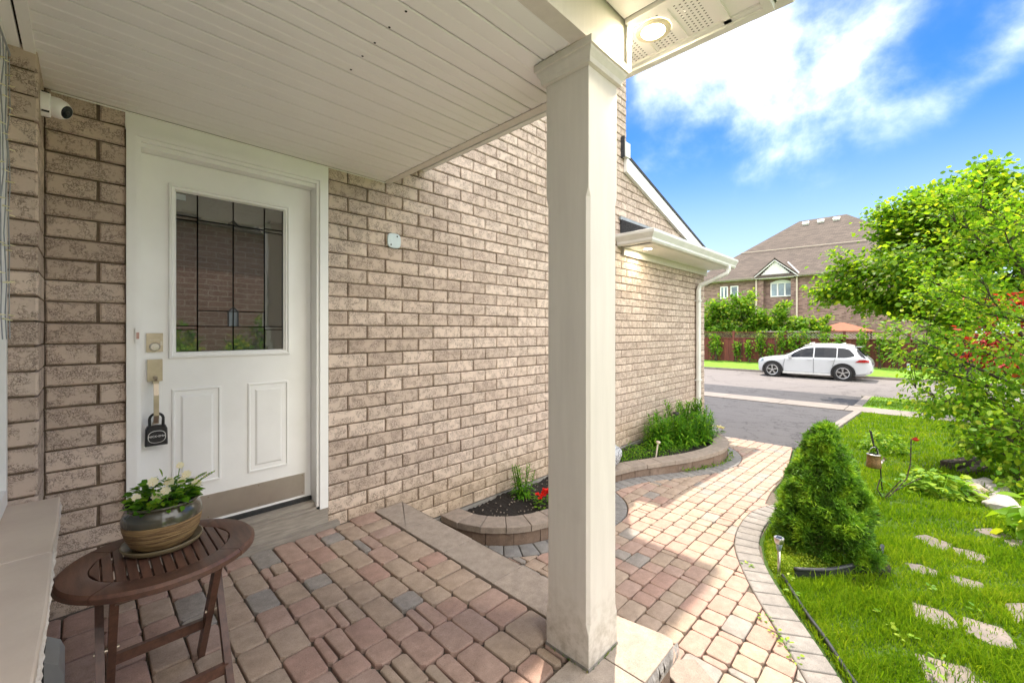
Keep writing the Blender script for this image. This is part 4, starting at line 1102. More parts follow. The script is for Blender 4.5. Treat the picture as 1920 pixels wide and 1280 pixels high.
# ------------------------------------------------------------------ side table, pot and flowers
TC = Vector((-.887, -.90, 0)); TZ = .50
tb = thing('side_table', 'round dark brown slatted wooden folding table under the flower pot', 'table', TC)
RX, RY = .252, .232
def ell(a, k=1.0): return (TC.x + RX * k * math.cos(a), TC.y + RY * k * math.sin(a))
IX, IY = .178, .160
nseg = 56
for q in range(4):
    mb = MB(); a0 = q * math.pi / 2 + math.pi / 4 + .006; a1 = (q + 1) * math.pi / 2 + math.pi / 4 - .006; n = 14
    vs = []
    for i in range(n + 1):
        a = a0 + (a1 - a0) * i / n; c, s = math.cos(a), math.sin(a)
        for rx, ry, z in ((IX, IY, TZ - .022), (IX, IY, TZ - .002), (IX + .003, IY + .003, TZ), (RX - .008, RY - .008, TZ), (RX, RY, TZ - .008), (RX, RY, TZ - .022), (RX - .006, RY - .006, TZ - .026)):
            vs.append((TC.x + rx * c, TC.y + ry * s, z))
    m_ = 7
    fs = [(i * m_ + k, (i + 1) * m_ + k, (i + 1) * m_ + (k + 1) % m_, i * m_ + (k + 1) % m_) for i in range(n) for k in range(m_)]
    fs += [tuple(range(m_)), tuple(n * m_ + k for k in range(m_ - 1, -1, -1))]
    mb.add(vs, fs); mb.build('rim_segment', M['wood'], tb, auto=40)
pitch = .0272
for i in range(-6, 7):
    x0 = TC.x + i * pitch - pitch / 2 + .0024; x1 = x0 + pitch - .0048
    hh = []
    for x in (x0, x1):
        u = (x - TC.x) / (IX - .003); hh.append(IY * math.sqrt(max(0, 1 - u * u)) + .002 if abs(u) < 1 else 0)
    if max(hh) < .02: continue
    mb = MB(); poly = [(x0, TC.y - hh[0]), (x1, TC.y - hh[1]), (x1, TC.y + hh[1]), (x0, TC.y + hh[0])]
    mb.prism(poly, TZ - .016, TZ - .001, .0015); mb.build('slat', M['wood'], tb)
for sy in (-.075, .075):
    mb = MB(); mb.box(TC.x - .185, TC.x + .185, TC.y + sy - .013, TC.y + sy + .013, TZ - .044, TZ - .017); mb.build('batten', M['wood'], tb)
for sx in (-1, 1):
    xa = TC.x + sx * .152; xb_ = TC.x + sx * .124
    mb = MB(); mb.bar((xa, TC.y - .175, 0), (xa, TC.y + .12, TZ - .04), .020, .034, (0, 1, 0)); mb.build('leg', M['wood'], tb)
    mb = MB(); mb.bar((xb_, TC.y + .175, 0), (xb_, TC.y - .12, TZ - .04), .020, .034, (0, 1, 0)); mb.build('leg', M['wood'], tb)
    mb = MB(); mb.tube([(TC.x + sx * .108, TC.y + .005, .245), (TC.x + sx * .166, TC.y + .005, .245)], .006, 8); mb.build('pivot_bolt', M['nickel'], tb)
mb = MB(); mb.bar((TC.x - .152, TC.y - .115, .10), (TC.x + .152, TC.y - .115, .10), .018, .032); mb.build('rail', M['wood'], tb)
mb = MB(); mb.bar((TC.x - .124, TC.y + .075, .17), (TC.x + .124, TC.y + .075, .17), .018, .032); mb.build('rail', M['wood'], tb)
mb = MB(); mb.bar((TC.x - .124, TC.y - .118, TZ - .055), (TC.x + .124, TC.y - .118, TZ - .055), .02, .022); mb.build('rail', M['wood'], tb)

PC = Vector((-.885, -.845, TZ))
pot = thing('flower_pot', 'round tan ribbed clay pot with a dark glazed rim, standing in a saucer', 'flower pot', PC)
mb = MB(); mb.lathe(PC, [(.070, .010), (.083, .020), (.098, .05), (.105, .08), (.106, .098)], 48, 0); mb.build('pot_body', M['clay'], pot, smooth=True)
mb = MB(); mb.lathe(PC, [(.1062, .096), (.106, .112), (.101, .127), (.092, .136), (.093, .142), (.100, .147), (.102, .151), (.099, .154), (.091, .152), (.088, .140), (.088, .125)], 48); mb.build('glazed_rim', M['glaze'], pot, smooth=True)
mb = MB(); mb.lathe(PC, [(.0, .131), (.088, .129)], 32); mb.build('potting_soil', M['soil'], pot)
mb = MB(); mb.lathe(PC, [(0, .001), (.088, .001), (.10, .006), (.109, .020), (.107, .024), (.103, .022), (.095, .010), (0, .009)], 48); mb.build('saucer', M['saucer'], pot, smooth=True)
fl = thing('flowering_plant', 'leafy plant with cream flowers growing in the clay pot', 'flowers', PC + Vector((0, 0, .13)))
n = 280
ang = nr.uniform(0, 2 * np.pi, n); rad = np.sqrt(nr.uniform(0, 1, n)) * .092
P = np.c_[PC.x + rad * np.cos(ang), PC.y + rad * np.sin(ang), PC.z + .14 + .085 * nr.uniform(0, 1, n) * (1.2 - rad / .13)]
D = np.c_[np.cos(ang) + nr.normal(0, .5, n), np.sin(ang) + nr.normal(0, .5, n), nr.uniform(-.35, .45, n)]
leaves('foliage', P, D, np.tile([0, 0, 1.], (n, 1)) + nr.normal(0, .3, (n, 3)), nr.uniform(.018, .036, n), .95, M['green'], fl)
n = 9; ang = np.array([-.5, -.1, .35, 3.6, 4.3, 5.2, .1, -.9, 2.6]); P = np.c_[PC.x + .055 * np.cos(ang), PC.y + .055 * np.sin(ang), np.full(n, PC.z + .155)]
leaves('broad_leaf', P, np.c_[np.cos(ang), np.sin(ang), np.array([.1, .25, .1, -.1, .1, .2, .45, -.1, .3])], np.tile([0, 0, 1.], (n, 1)), np.full(n, .05), 1.25, M['lily'], fl)
# feathery sprigs
P = []; D = []; Ls = []
stem = MB()
for base, tip in (((.05, -.03), (.13, -.055, .075)), ((.0, .0), (.035, -.105, .04)), ((-.03, -.04), (-.04, -.11, .02)), ((.06, .03), (.12, .02, .055)), ((-.05, 0), (-.1, -.04, .03)), ((.02, -.04), (.015, -.10, .0)), ((.03, -.02), (.075, -.075, .05))):
    a = PC + Vector((*base, .15)); b = PC + Vector((tip[0], tip[1], .15 + tip[2]))
    stem.tube([a, (a + b) / 2 + Vector((0, 0, .012)), b], .0011, 4)
    for k in range(9):
        t = .3 + .7 * k / 8; p = a.lerp(b, t) + Vector((0, 0, .048 * t * (1 - t))); d = (b - a).normalized(); x = d.cross(Vector((0, 0, 1))).normalized()
        for s in (-1, 1): P.append(p); D.append(d * .5 + x * s); Ls.append(.017 * (1.2 - t * .5))
leaves('fern_sprig', np.array(P), np.array(D), np.tile([0, 0, 1.], (len(P), 1)), np.array(Ls), .7, M['lime'], fl)
for (dx, dy, dz) in ((-.03, -.03, .085), (.045, .0, .115), (-.022, -.06, .045), (.0, -.058, .055), (.045, -.035, .07), (-.07, -.04, .048), (.085, -.03, .05), (.015, -.015, .07), (.06, -.02, .085)):
    c = PC + Vector((dx, dy, .14 + dz)); stem.tube([PC + Vector((dx * .6, dy * .6, .135)), c], .0012, 4)
    ax = Vector((rng.uniform(-.4, .1), -1, rng.uniform(.1, .9))).normalized(); q = ax.to_track_quat('Z', 'Y')
    n = 8; A = np.arange(n) * 2 * np.pi / n + rng.random()
    D = np.array([q @ Vector((math.cos(a), math.sin(a), .35)) for a in A]); U = np.array([q @ Vector((0, 0, 1)) for a in A])
    leaves('flower', np.tile(np.array(c), (n, 1)), D, U + .01, np.full(n, rng.uniform(.012, .018)), 1.5, M['whitepetal'], fl)
stem.build('stem', M['lily'], fl)

# ------------------------------------------------------------------ small things on the walls
cmr = thing('security_camera', 'white turret security camera under the ceiling on the brick pier', 'camera', (-1.19, -.185, 2.115))
mb = MB(); mb.lathe((-1.19, -.185, 2.115), [(0.047, 0), (.047, .022), (.044, .027), (.02, .028)], 28, axis=(1, 0, 0)); mb.build('mount_base', M['white'], cmr, smooth=True)
hc = Vector((-1.147, -.187, 2.112)); ax = Vector((.72, -.45, -.38)).normalized()
mb = MB(); mb.lathe(hc, [(.0, -.036), (.022, -.032), (.036, -.02), (.040, 0), (.037, .02), (.028, .036), (.026, .037)], 28, axis=ax); mb.build('turret', M['white'], cmr, smooth=True)
mb = MB(); mb.lathe(hc, [(.026, .036), (.022, .0385), (.0, .039)], 24, axis=ax); mb.build('lens_window', M['carglass'], cmr)
mb = MB(); mb.lathe(hc, [(.009, .0395), (.006, .041), (0, .041)], 14, axis=ax); mb.build('lens', M['black'], cmr)
mb = MB()
for a in (.5, 2.2, 4.0, 5.4): mb.box(-1.187, -1.166, -.185 + .047 * math.cos(a) - .002, -.185 + .047 * math.cos(a) + .002, 2.115 + .047 * math.sin(a) - .004, 2.115 + .047 * math.sin(a) + .004)
mb.build('mount_slot', M['black'], cmr)

lbx = thing('key_lock_box', 'black key lock box hanging from the door handle', 'lock box', (-.82, .03, .73))
mb = MB(); yb0, yb1 = .008, .046
prof = [(-.043, .655), (.043, .655), (.041, .735), (.034, .752), (-.034, .752), (-.041, .735)]
n = 6
vs = [(-.82 + x, yb1, z) for x, z in prof] + [(-.82 + x, yb0 + .008, z) for x, z in prof] + [(-.82 + x * .88, yb0, .7 + (z - .7) * .9) for x, z in prof]
mb.add(vs, [(k * 6 + i, k * 6 + (i + 1) % 6, (k + 1) * 6 + (i + 1) % 6, (k + 1) * 6 + i) for k in range(2) for i in range(6)] + [tuple(range(12, 18))])
mb.build('box_body', M['black'], lbx)
mb = MB(); pts = [(-.845, .027, .75), (-.846, .027, .782)] + [(-.82 - .026 * math.cos(a), .027, .785 + .026 * math.sin(a)) for a in np.linspace(.1, math.pi - .1, 9)] + [(-.794, .027, .782), (-.795, .027, .75)]
mb.tube(pts, .006, 8); mb.build('shackle', M['rubber'], lbx)
mb = MB(); vs = []
for k in range(28):
    a = 2 * math.pi * k / 28; ex = math.copysign(abs(math.cos(a)) ** .8, math.cos(a)); ez = math.copysign(abs(math.sin(a)) ** .8, math.sin(a))
    vs += [(-.82 + .034 * ex, yb0 - .001, .70 + .030 * ez), (-.82 + .0318 * ex, yb0 - .002, .70 + .0278 * ez)]
mb.add(vs, [(2 * k, 2 * ((k + 1) % 28), 2 * ((k + 1) % 28) + 1, 2 * k + 1) for k in range(28)]); mb.build('badge_ring', M['alum'], lbx)
def text(body, size, loc, rot, mat, parent, name='lettering', ext=.0004):
    cu = bpy.data.curves.new('txt', 'FONT'); cu.body = body; cu.size = size; cu.align_x = 'CENTER'; cu.align_y = 'CENTER'; cu.extrude = ext
    o = bpy.data.objects.new('txt', cu); COL.objects.link(o); dg = bpy.context.evaluated_depsgraph_get(); dg.update()
    me = bpy.data.meshes.new_from_object(o.evaluated_get(dg)); bpy.data.objects.remove(o)
    ob = bpy.data.objects.new(name, me); COL.objects.link(ob); ob.parent = parent; ob.location = Vector(loc) - wloc(parent); ob.rotation_euler = rot
    me.materials.clear(); me.materials.append(mat); return ob
text('NICK\u2022EMA', .0135, (-.82, yb0 - .0015, .702), (R(90), 0, 0), M['white'], lbx)
text('SCHLAGE' if False else 'SCHLAGE', .0085, (-.822, YD - .0105, 1.172), (R(90), 0, 0), M['steel'], fd)

ob = thing('outlet_box', 'grey weatherproof outlet cover on the wall under the window sill', 'outlet cover', (-1.18, -1.12, .2))
mb = MB(); mb.box(-1.19, -1.155, -.80, -.66, .02, .22); mb.build('box_back', M['black'], ob)
mb = MB()
prof = [(-1.155, .0), (-1.125, .02), (-1.115, .05), (-1.115, .18), (-1.125, .21), (-1.155, .235)]
vs = [(x, -.81, z) for x, z in prof] + [(x, -.655, z) for x, z in prof]
mb.add(vs, [(i, i + 1, 7 + i, 6 + i) for i in range(5)] + [(5, 4, 3, 2, 1, 0), (6, 7, 8, 9, 10, 11)]); mb.build('hinged_cover', M['greyplastic'], ob)
sl = thing('string_lights', 'thin wire of clear icicle lights hanging on the white window frame', 'string lights', (-1.26, -.36, 2.2))
mb = MB()
mb.tube([(-1.257, -.36, 2.19), (-1.25, -.42, 2.17), (-1.255, -.7, 2.15), (-1.25, -1.1, 2.17)], .003, 5)
for q in range(4):
    y = -.36 - q * .09; pts = [(-1.256, y, 2.18)]
    for k in range(11): pts.append((-1.258 + rng.uniform(-.003, .006), y + rng.uniform(-.012, .012), 2.18 - .09 * (k + 1)))
    mb.tube(pts, .0016, 4)
mb.build('wire', M['greyplastic'], sl)
for q in range(4):
    y = -.36 - q * .09
    for k in range(8): z = 2.08 - .115 * k + rng.uniform(-.02, .02); mb = MB(); mb.tube([(-1.256, y, z), (-1.242, y - rng.uniform(-.01, .02), z - .003)], [.003, .0012], 5); mb.build('bulb', M['whitepetal'], sl)

# ------------------------------------------------------------------ planter contents
def lily(name, label, cat, loc, stems, h, group=None, mat='lily', leafl=.12, spread=.07):
    t = thing(name, label, cat, loc, group); loc = Vector(loc)
    st = MB(); P = []; D = []; Ls = []
    for k in range(stems):
        a = rng.random() * 6.28; b = loc + Vector((math.cos(a), math.sin(a), 0)) * rng.random() * spread
        d = Vector((math.cos(a) * .22, math.sin(a) * .22, 1)).normalized(); hh = h * rng.uniform(.75, 1.05)
        top = b + d * hh; st.tube([b, b + d * hh * .5, top], [.005, .004, .003], 5)
        m_ = int(46 * hh / .4)
        for i in range(m_):
            f = (i + .5) / m_; p = b + d * hh * f; aa = i * 2.4 + rng.random()
            up = .05 + 1.1 * f ** 3
            P.append(p); D.append((math.cos(aa), math.sin(aa), up)); Ls.append(leafl * (1.15 - .65 * f) * rng.uniform(.8, 1.1))
    st.build('stem', M['green'], t)
    P = np.array([tuple(p) for p in P]); D = np.array(D); n = len(P)
    # arching two-piece blades
    ln = np.array(Ls); Dn = unit(D); mid = P + Dn * ln[:, None] * .5; D2 = unit(Dn + np.c_[np.zeros(n), np.zeros(n), np.full(n, -.55)])
    tip = mid + D2 * ln[:, None] * .55; X = unit(np.cross(Dn, np.tile([0, 0, 1.], (n, 1)) + .01)) * (ln * .085)[:, None]
    V = np.stack([P - X * .5, P + X * .5, mid + X, mid - X, tip], 1).reshape(-1, 3); b = (np.arange(n) * 5)[:, None]
    F = np.concatenate([b + [[0, 1, 2, 3]], b + [[3, 2, 4, 4]]], 0)
    F1 = b + np.array([[0, 1, 2, 3]]); 
    me_o = npmesh('foliage', V, F1, M[mat], t)
    npmesh('foliage', V, b + np.array([[3, 2, 4]]), M[mat], t)
    return t
gl = 'lilies in the planter by the garage'
lab = ['leafy green lily nearest the gravel-coloured speckled rock end of the planter', 'leafy green lily beside the black path light in the planter', 'tall leafy lily just right of the black path light', 'broad leafy lily in the middle of the planter clump',
       'leafy lily drooping over the planter caps', 'tall leafy lily against the downspout', 'leafy lily with white blooms beside it at the planter end', 'leafy lily at the outer curve of the planter']
for i, (x, y, hh) in enumerate([(3.95, -.30, .34), (4.30, -.50, .36), (4.62, -.28, .50), (4.55, -.55, .36), (4.85, -.52, .34), (5.05, -.25, .50), (5.22, -.40, .40), (4.2, -.22, .40)]):
    lily('lily_plant', lab[i], 'lily', (x, y, -.245), 13, hh, gl, leafl=.16, spread=.11)
lily('lily_plant', 'young leafy plant behind the red flowers by the porch', 'lily', (1.60, -.20, -.24), 9, .30, None, leafl=.09, spread=.07)
def flowerclump(name, label, cat, loc, n, r, petal, ps):
    t = thing(name, label, cat, loc); loc = Vector(loc)
    a = nr.uniform(0, 6.28, 70); rr = np.sqrt(nr.uniform(0, 1, 70)) * r
    P = np.c_[loc.x + rr * np.cos(a), loc.y + rr * np.sin(a), loc.z + nr.uniform(.0, .07, 70)]
    leaves('foliage', P, np.c_[np.cos(a), np.sin(a), nr.uniform(-.1, .6, 70)], np.tile([0, 0, 1.], (70, 1)), nr.uniform(.025, .045, 70), 1., M['green'], t)
    for k in range(n):
        a = rng.random() * 6.28; q = math.sqrt(rng.random()) * r; c = loc + Vector((q * math.cos(a), q * math.sin(a), .085 + rng.random() * .03))
        m_ = 16; D = rand_unit(m_); D[:, 2] = np.abs(D[:, 2]) * .6
        leaves('bloom', np.tile(np.array(c), (m_, 1)), D, np.tile([0, 0, 1.], (m_, 1)) + nr.normal(0, .2, (m_, 3)), np.full(m_, ps), 1.5, M[petal], t)
    return t
flowerclump('red_flowers', 'bright red geranium flowers in the dark planter soil beside the column', 'flowers', (1.61, -.43, -.235), 13, .085, 'red', .022)
flowerclump('white_flowers', 'small white flowers at the end of the planter near the downspout', 'flowers', (5.15, -.60, -.24), 5, .10, 'whitepetal', .035)
def mat_plant(name, label, cat, poly, z, n, ln, mat, hgt=.06, kind=None):
    xs = [p[0] for p in poly]; ys = [p[1] for p in poly]; P = []
    while len(P) < n:
        x, y = rng.uniform(min(xs), max(xs)), rng.uniform(min(ys), max(ys))
        if inpoly(x, y, poly): P.append((x, y, z(x) + rng.random() ** 2 * hgt * (1 + .6 * math.sin(x * 21) * math.cos(y * 19))))
    P = np.array(P); D = rand_unit(n); D[:, 2] = np.abs(D[:, 2]) + .25
    o = leaves(name, P, D, rand_unit(n), nr.uniform(.6, 1.2, n) * ln, .8, M[mat]); tag(o, label, cat)
    if kind: o['kind'] = kind; 
    return o
mat_plant('sedum_patch', 'low bright green sedum patch between the speckled rock and the lilies', 'sedum', [(2.95, -.30), (3.45, -.42), (3.85, -.58), (4.2, -.66), (4.2, -.2), (3.6, -.12), (2.95, -.1)], lambda x: -.25, 2600, .022, 'green', .10)
sr = MB(); bm = bmesh.new(); bmesh.ops.create_icosphere(bm, subdivisions=3, radius=.15)
for v in bm.verts: v.co *= 1 + .07 * math.sin(v.co.x * 31 + 1) * math.cos(v.co.y * 27) + .05 * math.sin(v.co.z * 39)
sr.add([(v.co.x * .95 + 2.86, v.co.y * .9 - .27, v.co.z * .9 - .105) for v in bm.verts], [[v.index for v in f.verts] for f in bm.faces]); bm.free()
tag(sr.build('speckled_rock', M['granite'], None, smooth=True), 'round grey speckled rock at the near end of the long planter', 'rock')
pl = thing('path_light', 'small black path light standing among the lilies', 'path light', (4.42, -.34, -.25))
mb = MB(); mb.tube([(4.42, -.34, -.25), (4.42, -.34, .06)], .008, 8); mb.build('stake', M['black'], pl)
mb = MB(); mb.lathe((4.42, -.34, .05), [(.03, 0), (.034, .07), (.045, .075), (.04, .09), (0, .10)], 16); mb.build('lamp_head', M['black'], pl)
tp = thing('solar_stake', 'short pale stake light leaning in the sedum of the long planter', 'stake light', (3.58, -.46, -.24))
mb = MB(); mb.tube([(3.58, -.46, -.25), (3.61, -.47, -.10)], .009, 8); mb.build('stake', M['sill'], tp)
mb = MB(); mb.lathe((3.612, -.471, -.095), [(0, 0), (.022, .002), (.026, .018), (.020, .03), (0, .032)], 14, axis=(.2, -.06, 1)); mb.build('cap', M['sill'], tp)

# ------------------------------------------------------------------ front garden
lawn_edge = OIN[::-1]            # from the steps towards +X
LE_X = [p[0] for p in lawn_edge] + [3.6, 4.26, 5.07, 6.03, 6.3]; LE_Y = [p[1] for p in lawn_edge] + [-1.62, -1.59, -1.50, -1.36, -1.57]
o_ = np.argsort(LE_X); LE_X = [LE_X[i] for i in o_]; LE_Y = [LE_Y[i] for i in o_]
def lawn_y(x): return interp(x, LE_X, LE_Y) if x < 6.3 else -1.57
mb = MB(); xs = list(np.linspace(.3, 12.9, 64))
for a, b in zip(xs[:-1], xs[1:]):
    for k in range(10):
        ya0, ya1 = lawn_y(a), lawn_y(b)
        f = lambda y0, t: y0 + (-14 - y0) * t ** 2
        t0, t1 = k / 10, (k + 1) / 10
        mb.add([(a, f(ya0, t1), gz(a) + .012), (b, f(ya1, t1), gz(b) + .012), (b, f(ya1, t0), gz(b) + .012), (a, f(ya0, t0), gz(a) + .012)], [(0, 1, 2, 3)])
struct('lawn', mb, M['lawnbase'])
mb = MB()
for a, b in zip(np.linspace(14.02, 17.32, 8)[:-1], np.linspace(14.02, 17.32, 8)[1:]):
    mb.add([(a, -40, gz(a) + .03), (b, -40, gz(b) + .03), (b, -1.48, gz(b) + .03), (a, -1.48, gz(a) + .03)], [(0, 1, 2, 3)])
struct('boulevard_grass', mb, M['grassfar'])
mb = MB()
for a, b in zip(np.linspace(25.16, 28.6, 6)[:-1], np.linspace(25.16, 28.6, 6)[1:]):
    mb.add([(a, -40, gz(a) + .03), (b, -40, gz(b) + .03), (b, 40, gz(b) + .03), (a, 40, gz(a) + .03)], [(0, 1, 2, 3)])
struct('verge_grass', mb, M['grassfar'])

STONES = [([(3.43, -2.62), (3.55, -2.69), (3.48, -2.84), (3.31, -2.80), (3.32, -2.71)], 'pale flat stone, first of the pair level with the dwarf spruce', 'tan'),
          ([(3.43, -2.83), (3.45, -2.92), (3.41, -3.02), (3.24, -2.97), (3.28, -2.84)], 'pale flat stone, outer one of the pair level with the dwarf spruce', 'tan'),
          ([(2.85, -2.58), (2.90, -2.66), (2.87, -2.76), (2.73, -2.73), (2.75, -2.63)], 'grey flat stone half sunk in grass beside the black edging', 'grey'),
          ([(2.86, -2.79), (2.87, -2.95), (2.72, -2.93), (2.74, -2.80)], 'grey flat stone half sunk in grass, outer one beyond the edging', 'grey'),
          ([(2.30, -2.62), (2.32, -2.77), (2.20, -2.82), (2.10, -2.78), (2.11, -2.65)], 'pinkish flat stone, nearer the walkway, in the middle row of the lawn', 'tan'),
          ([(2.32, -2.83), (2.33, -2.98), (2.15, -3.02), (2.11, -2.93), (2.14, -2.83)], 'pinkish flat stone, outer one of the middle row on the lawn', 'tan'),
          ([(1.78, -2.64), (1.83, -2.83), (1.70, -2.87), (1.52, -2.80), (1.55, -2.69)], 'large grey flat stone at the bottom edge of the lawn', 'grey'),
          ([(1.76, -2.86), (1.78, -3.0), (1.6, -3.05), (1.58, -2.9)], 'grey flat stone beside the large one at the bottom edge', 'grey'),
          ([(3.98, -2.95), (4.12, -3.07), (4.02, -3.18), (3.90, -3.08)], 'grey flat stone near the leafy shrub, farthest along the stepping path', 'grey'),
          ([(3.90, -3.12), (4.0, -3.24), (3.80, -3.24), (3.79, -3.14)], 'grey flat stone next to the farthest one of the stepping path', 'grey'),
          ([(2.65, -3.01), (2.74, -3.10), (2.50, -3.12), (2.44, -3.03)], 'grey flat stone at the right border of the lawn', 'grey')]
for poly, lab_, c_ in STONES:
    q = poly if area(poly) > 0 else poly[::-1]; r_ = []
    for i, p in enumerate(q):
        b = q[(i + 1) % len(q)]; r_ += [(p[0] * .94 + b[0] * .06, p[1] * .94 + b[1] * .06), (p[0] * .5 + b[0] * .5 + rng.uniform(-.006, .006), p[1] * .5 + b[1] * .5 + rng.uniform(-.006, .006)), (p[0] * .06 + b[0] * .94, p[1] * .06 + b[1] * .94)]
    mb = MB(); zz = gz(q[0][0]); mb.prism(r_, zz - .04, zz + .012 + rng.uniform(0, .006), .004)
    tag(mb.build('stepping_stone', M['flag'], None, auto=50), lab_, 'stepping stone', 'stepping stones in the lawn')

# grass blades
SPX, SPY = 2.64, -2.17
def grass_blades():
    pts = []; 
    def region(x0, x1, y0, y1, dens):
        n = int((x1 - x0) * (y1 - y0) * dens); return np.c_[nr.uniform(x0, x1, n), nr.uniform(y0, y1, n)]
    zones = [(.7, 2.2, -4.2, -1.9, 24000, .0055, .046), (2.2, 3.6, -4.8, -1.7, 16000, .006, .042), (3.6, 5.6, -5.6, -1.45, 6500, .008, .045), (5.6, 8.4, -7.0, -1.3, 2600, .012, .04), (8.4, 12.9, -9.5, -1.5, 1000, .02, .045), (14.05, 17.3, -9, -1.5, 600, .028, .05)]
    allV = []; 
    for x0, x1, y0, y1, dens, wd, ht in zones:
        P = region(x0, x1, y0, y1, dens)
        ly = np.array([lawn_y(x) for x in P[:, 0]]) if x0 < 13 else np.full(len(P), -1.5)
        keep = P[:, 1] < ly - .03
        d = (P[:, 0] - SPX) ** 2 + ((P[:, 1] - SPY)) ** 2; keep &= d > .30 ** 2
        # view wedge with margin
        rel = P - np.array(CAM)[:2]; f = rel @ np.array(FWD)[:2]; r_ = rel @ np.array(RGT)[:2]; keep &= (f > .3) & (r_ / np.maximum(f, .01) < 2.1)
        for poly, _, _ in STONES:
            xs = [p[0] for p in poly]; ys = [p[1] for p in poly]
            c = np.where((P[:, 0] > min(xs)) & (P[:, 0] < max(xs)) & (P[:, 1] > min(ys)) & (P[:, 1] < max(ys)) & keep)[0]
            for i in c:
                if inpoly(P[i, 0], P[i, 1], poly): keep[i] = nr.uniform() < .14
        P = P[keep]; n = len(P)
        tuft = np.sin(P[:, 0] * 7.1 + 2) * np.cos(P[:, 1] * 6.3) * .35 + np.sin(P[:, 0] * 19 + P[:, 1] * 23) * .2
        h = ht * (1 + 1.2 * tuft) * nr.uniform(.4, 1.35, n) * np.where(nr.uniform(size=n) < .03, 2.1, 1)
        a = nr.uniform(0, 2 * np.pi, n); lean = nr.uniform(.1, .9, n); la = nr.uniform(0, 2 * np.pi, n)
        z = np.interp(P[:, 0], GX, GZ) + .010
        W = np.c_[np.cos(a), np.sin(a), np.zeros(n)] * (wd * nr.uniform(.5, 1.1, n) / 2)[:, None]
        Lv = np.c_[np.cos(la), np.sin(la), np.zeros(n)] * (h * lean)[:, None]
        B = np.c_[P, z]; mid = B + Lv * .35 + np.c_[np.zeros(n), np.zeros(n), h * .6]; tip = B + Lv + np.c_[np.zeros(n), np.zeros(n), h * (1 - .25 * lean)]
        allV.append(np.stack([B - W, B + W, mid + W * .8, mid - W * .8, tip], 1).reshape(-1, 3))
    V = np.concatenate(allV); n = len(V) // 5; b = (np.arange(n) * 5)[:, None]
    F = np.concatenate([b + [[0, 1, 2]], b + [[0, 2, 3]], b + [[3, 2, 4]]], 0)
    o = npmesh('grass', V, F, M['grass'], None, 'stuff'); tag(o, 'lush green grass blades of the front lawn', 'grass')
    return n
grass_blades()
# broadleaf weeds in the lawn and along the joints
def sprig(name, label, cat, loc, n, r, ln, mat, up=.5, hgt=.03, group=None, wd=.95):
    a = nr.uniform(0, 6.28, n); rr = np.sqrt(nr.uniform(0, 1, n)) * r
    P = np.c_[loc[0] + rr * np.cos(a), loc[1] + rr * np.sin(a), loc[2] + nr.uniform(0, hgt, n)]
    o = leaves(name, P, np.c_[np.cos(a), np.sin(a), nr.uniform(-.1, up, n)], np.tile([0, 0, 1.], (n, 1)) + nr.normal(0, .3, (n, 3)), nr.uniform(.6, 1.2, n) * ln, wd, M[mat])
    return tag(o, label, cat, group)
def weeds(name, label, spots, n, r, ln, hgt, zf):
    P = []
    for x, y in spots:
        for _ in range(n): a = rng.random() * 6.28; q = r * math.sqrt(rng.random()); P.append((x + q * math.cos(a), y + q * math.sin(a), zf(x) + rng.random() * hgt, math.cos(a), math.sin(a)))
    P = np.array(P); m = len(P)
    o = leaves(name, P[:, :3], np.c_[P[:, 3:], nr.uniform(-.1, .5, m)], np.tile([0, 0, 1.], (m, 1)) + nr.normal(0, .3, (m, 3)), nr.uniform(.6, 1.2, m) * ln, .95, M['yellowgreen']); tag(o, label, 'weeds')['kind'] = 'stuff'
weeds('joint_weeds', 'small green weeds sprouting from the paver joints beside the lawn edging', [(2.03, -2.06), (1.86, -2.12), (2.0, -1.84), (1.42, -2.13), (1.36, -2.19), (1.5, -2.06), (1.28, -2.24)], 14, .03, .022, .02, lambda x: walkz(x) - .005)
weeds('lawn_weeds', 'broad leaved yellow green weeds among the flat stones of the near lawn', [(1.83, -2.62), (1.74, -2.74), (1.90, -2.55), (1.62, -2.72), (2.38, -2.9), (2.0, -2.52), (2.5, -2.7)], 5, .025, .036, .03, lambda x: gz(x) + .03)
q = offset_line(B2, .02); P = []
for i in range(len(q)):
    x, y = q[i]
    if 3.6 < x < 5.3 and rng.random() < .8:
        for _ in range(7): P.append((x + rng.uniform(-.01, .03), y + rng.uniform(-.04, .01), walkz(x) + rng.random() * .04))
P = np.array(P); n = len(P)
tag(leaves('creeping_weed', P, rand_unit(n) + [0, -.3, .5], rand_unit(n), nr.uniform(.012, .026, n), .9, M['bushd']), 'green weeds creeping along the foot of the long planter wall', 'weeds')['kind'] = 'stuff'

# plastic edging
def edging(name, label, pts, z0, z1, bead, mat='edging'):
    mb = MB(); ln = smoothline(pts, .04); i2 = offset_line(ln, .006)
    n = len(ln); vs = [(x, y, z0 + gz(x)) for x, y in ln] + [(x, y, z1 + gz(x)) for x, y in ln] + [(x, y, z1 + gz(x)) for x, y in i2] + [(x, y, z0 + gz(x)) for x, y in i2]
    mb.add(vs, [(k * n + i, k * n + i + 1, ((k + 1) % 4) * n + i + 1, ((k + 1) % 4) * n + i) for k in range(4) for i in range(n - 1)])
    t = mb.build(name, M[mat], None)
    mb = MB(); mb.tube([(x, y, z1 + gz(x)) for x, y in ln], bead, 8); mb.build('bead', M[mat], t, smooth=True)
    return tag(t, label, 'edging')
edging('lawn_edging', 'dark plastic edging strip between the walkway border and the lawn', [(2.02, -2.04), (1.692, -2.222), (1.555, -2.312), (1.294, -2.463), (1.0, -2.65)], -.02, .045, .009)
edging('bed_edging', 'black curved plastic edging in front of the dwarf spruce', [(2.095, -2.09), (2.229, -2.238), (2.45, -2.37), (2.677, -2.46), (2.90, -2.47)], -.02, .072, .013)

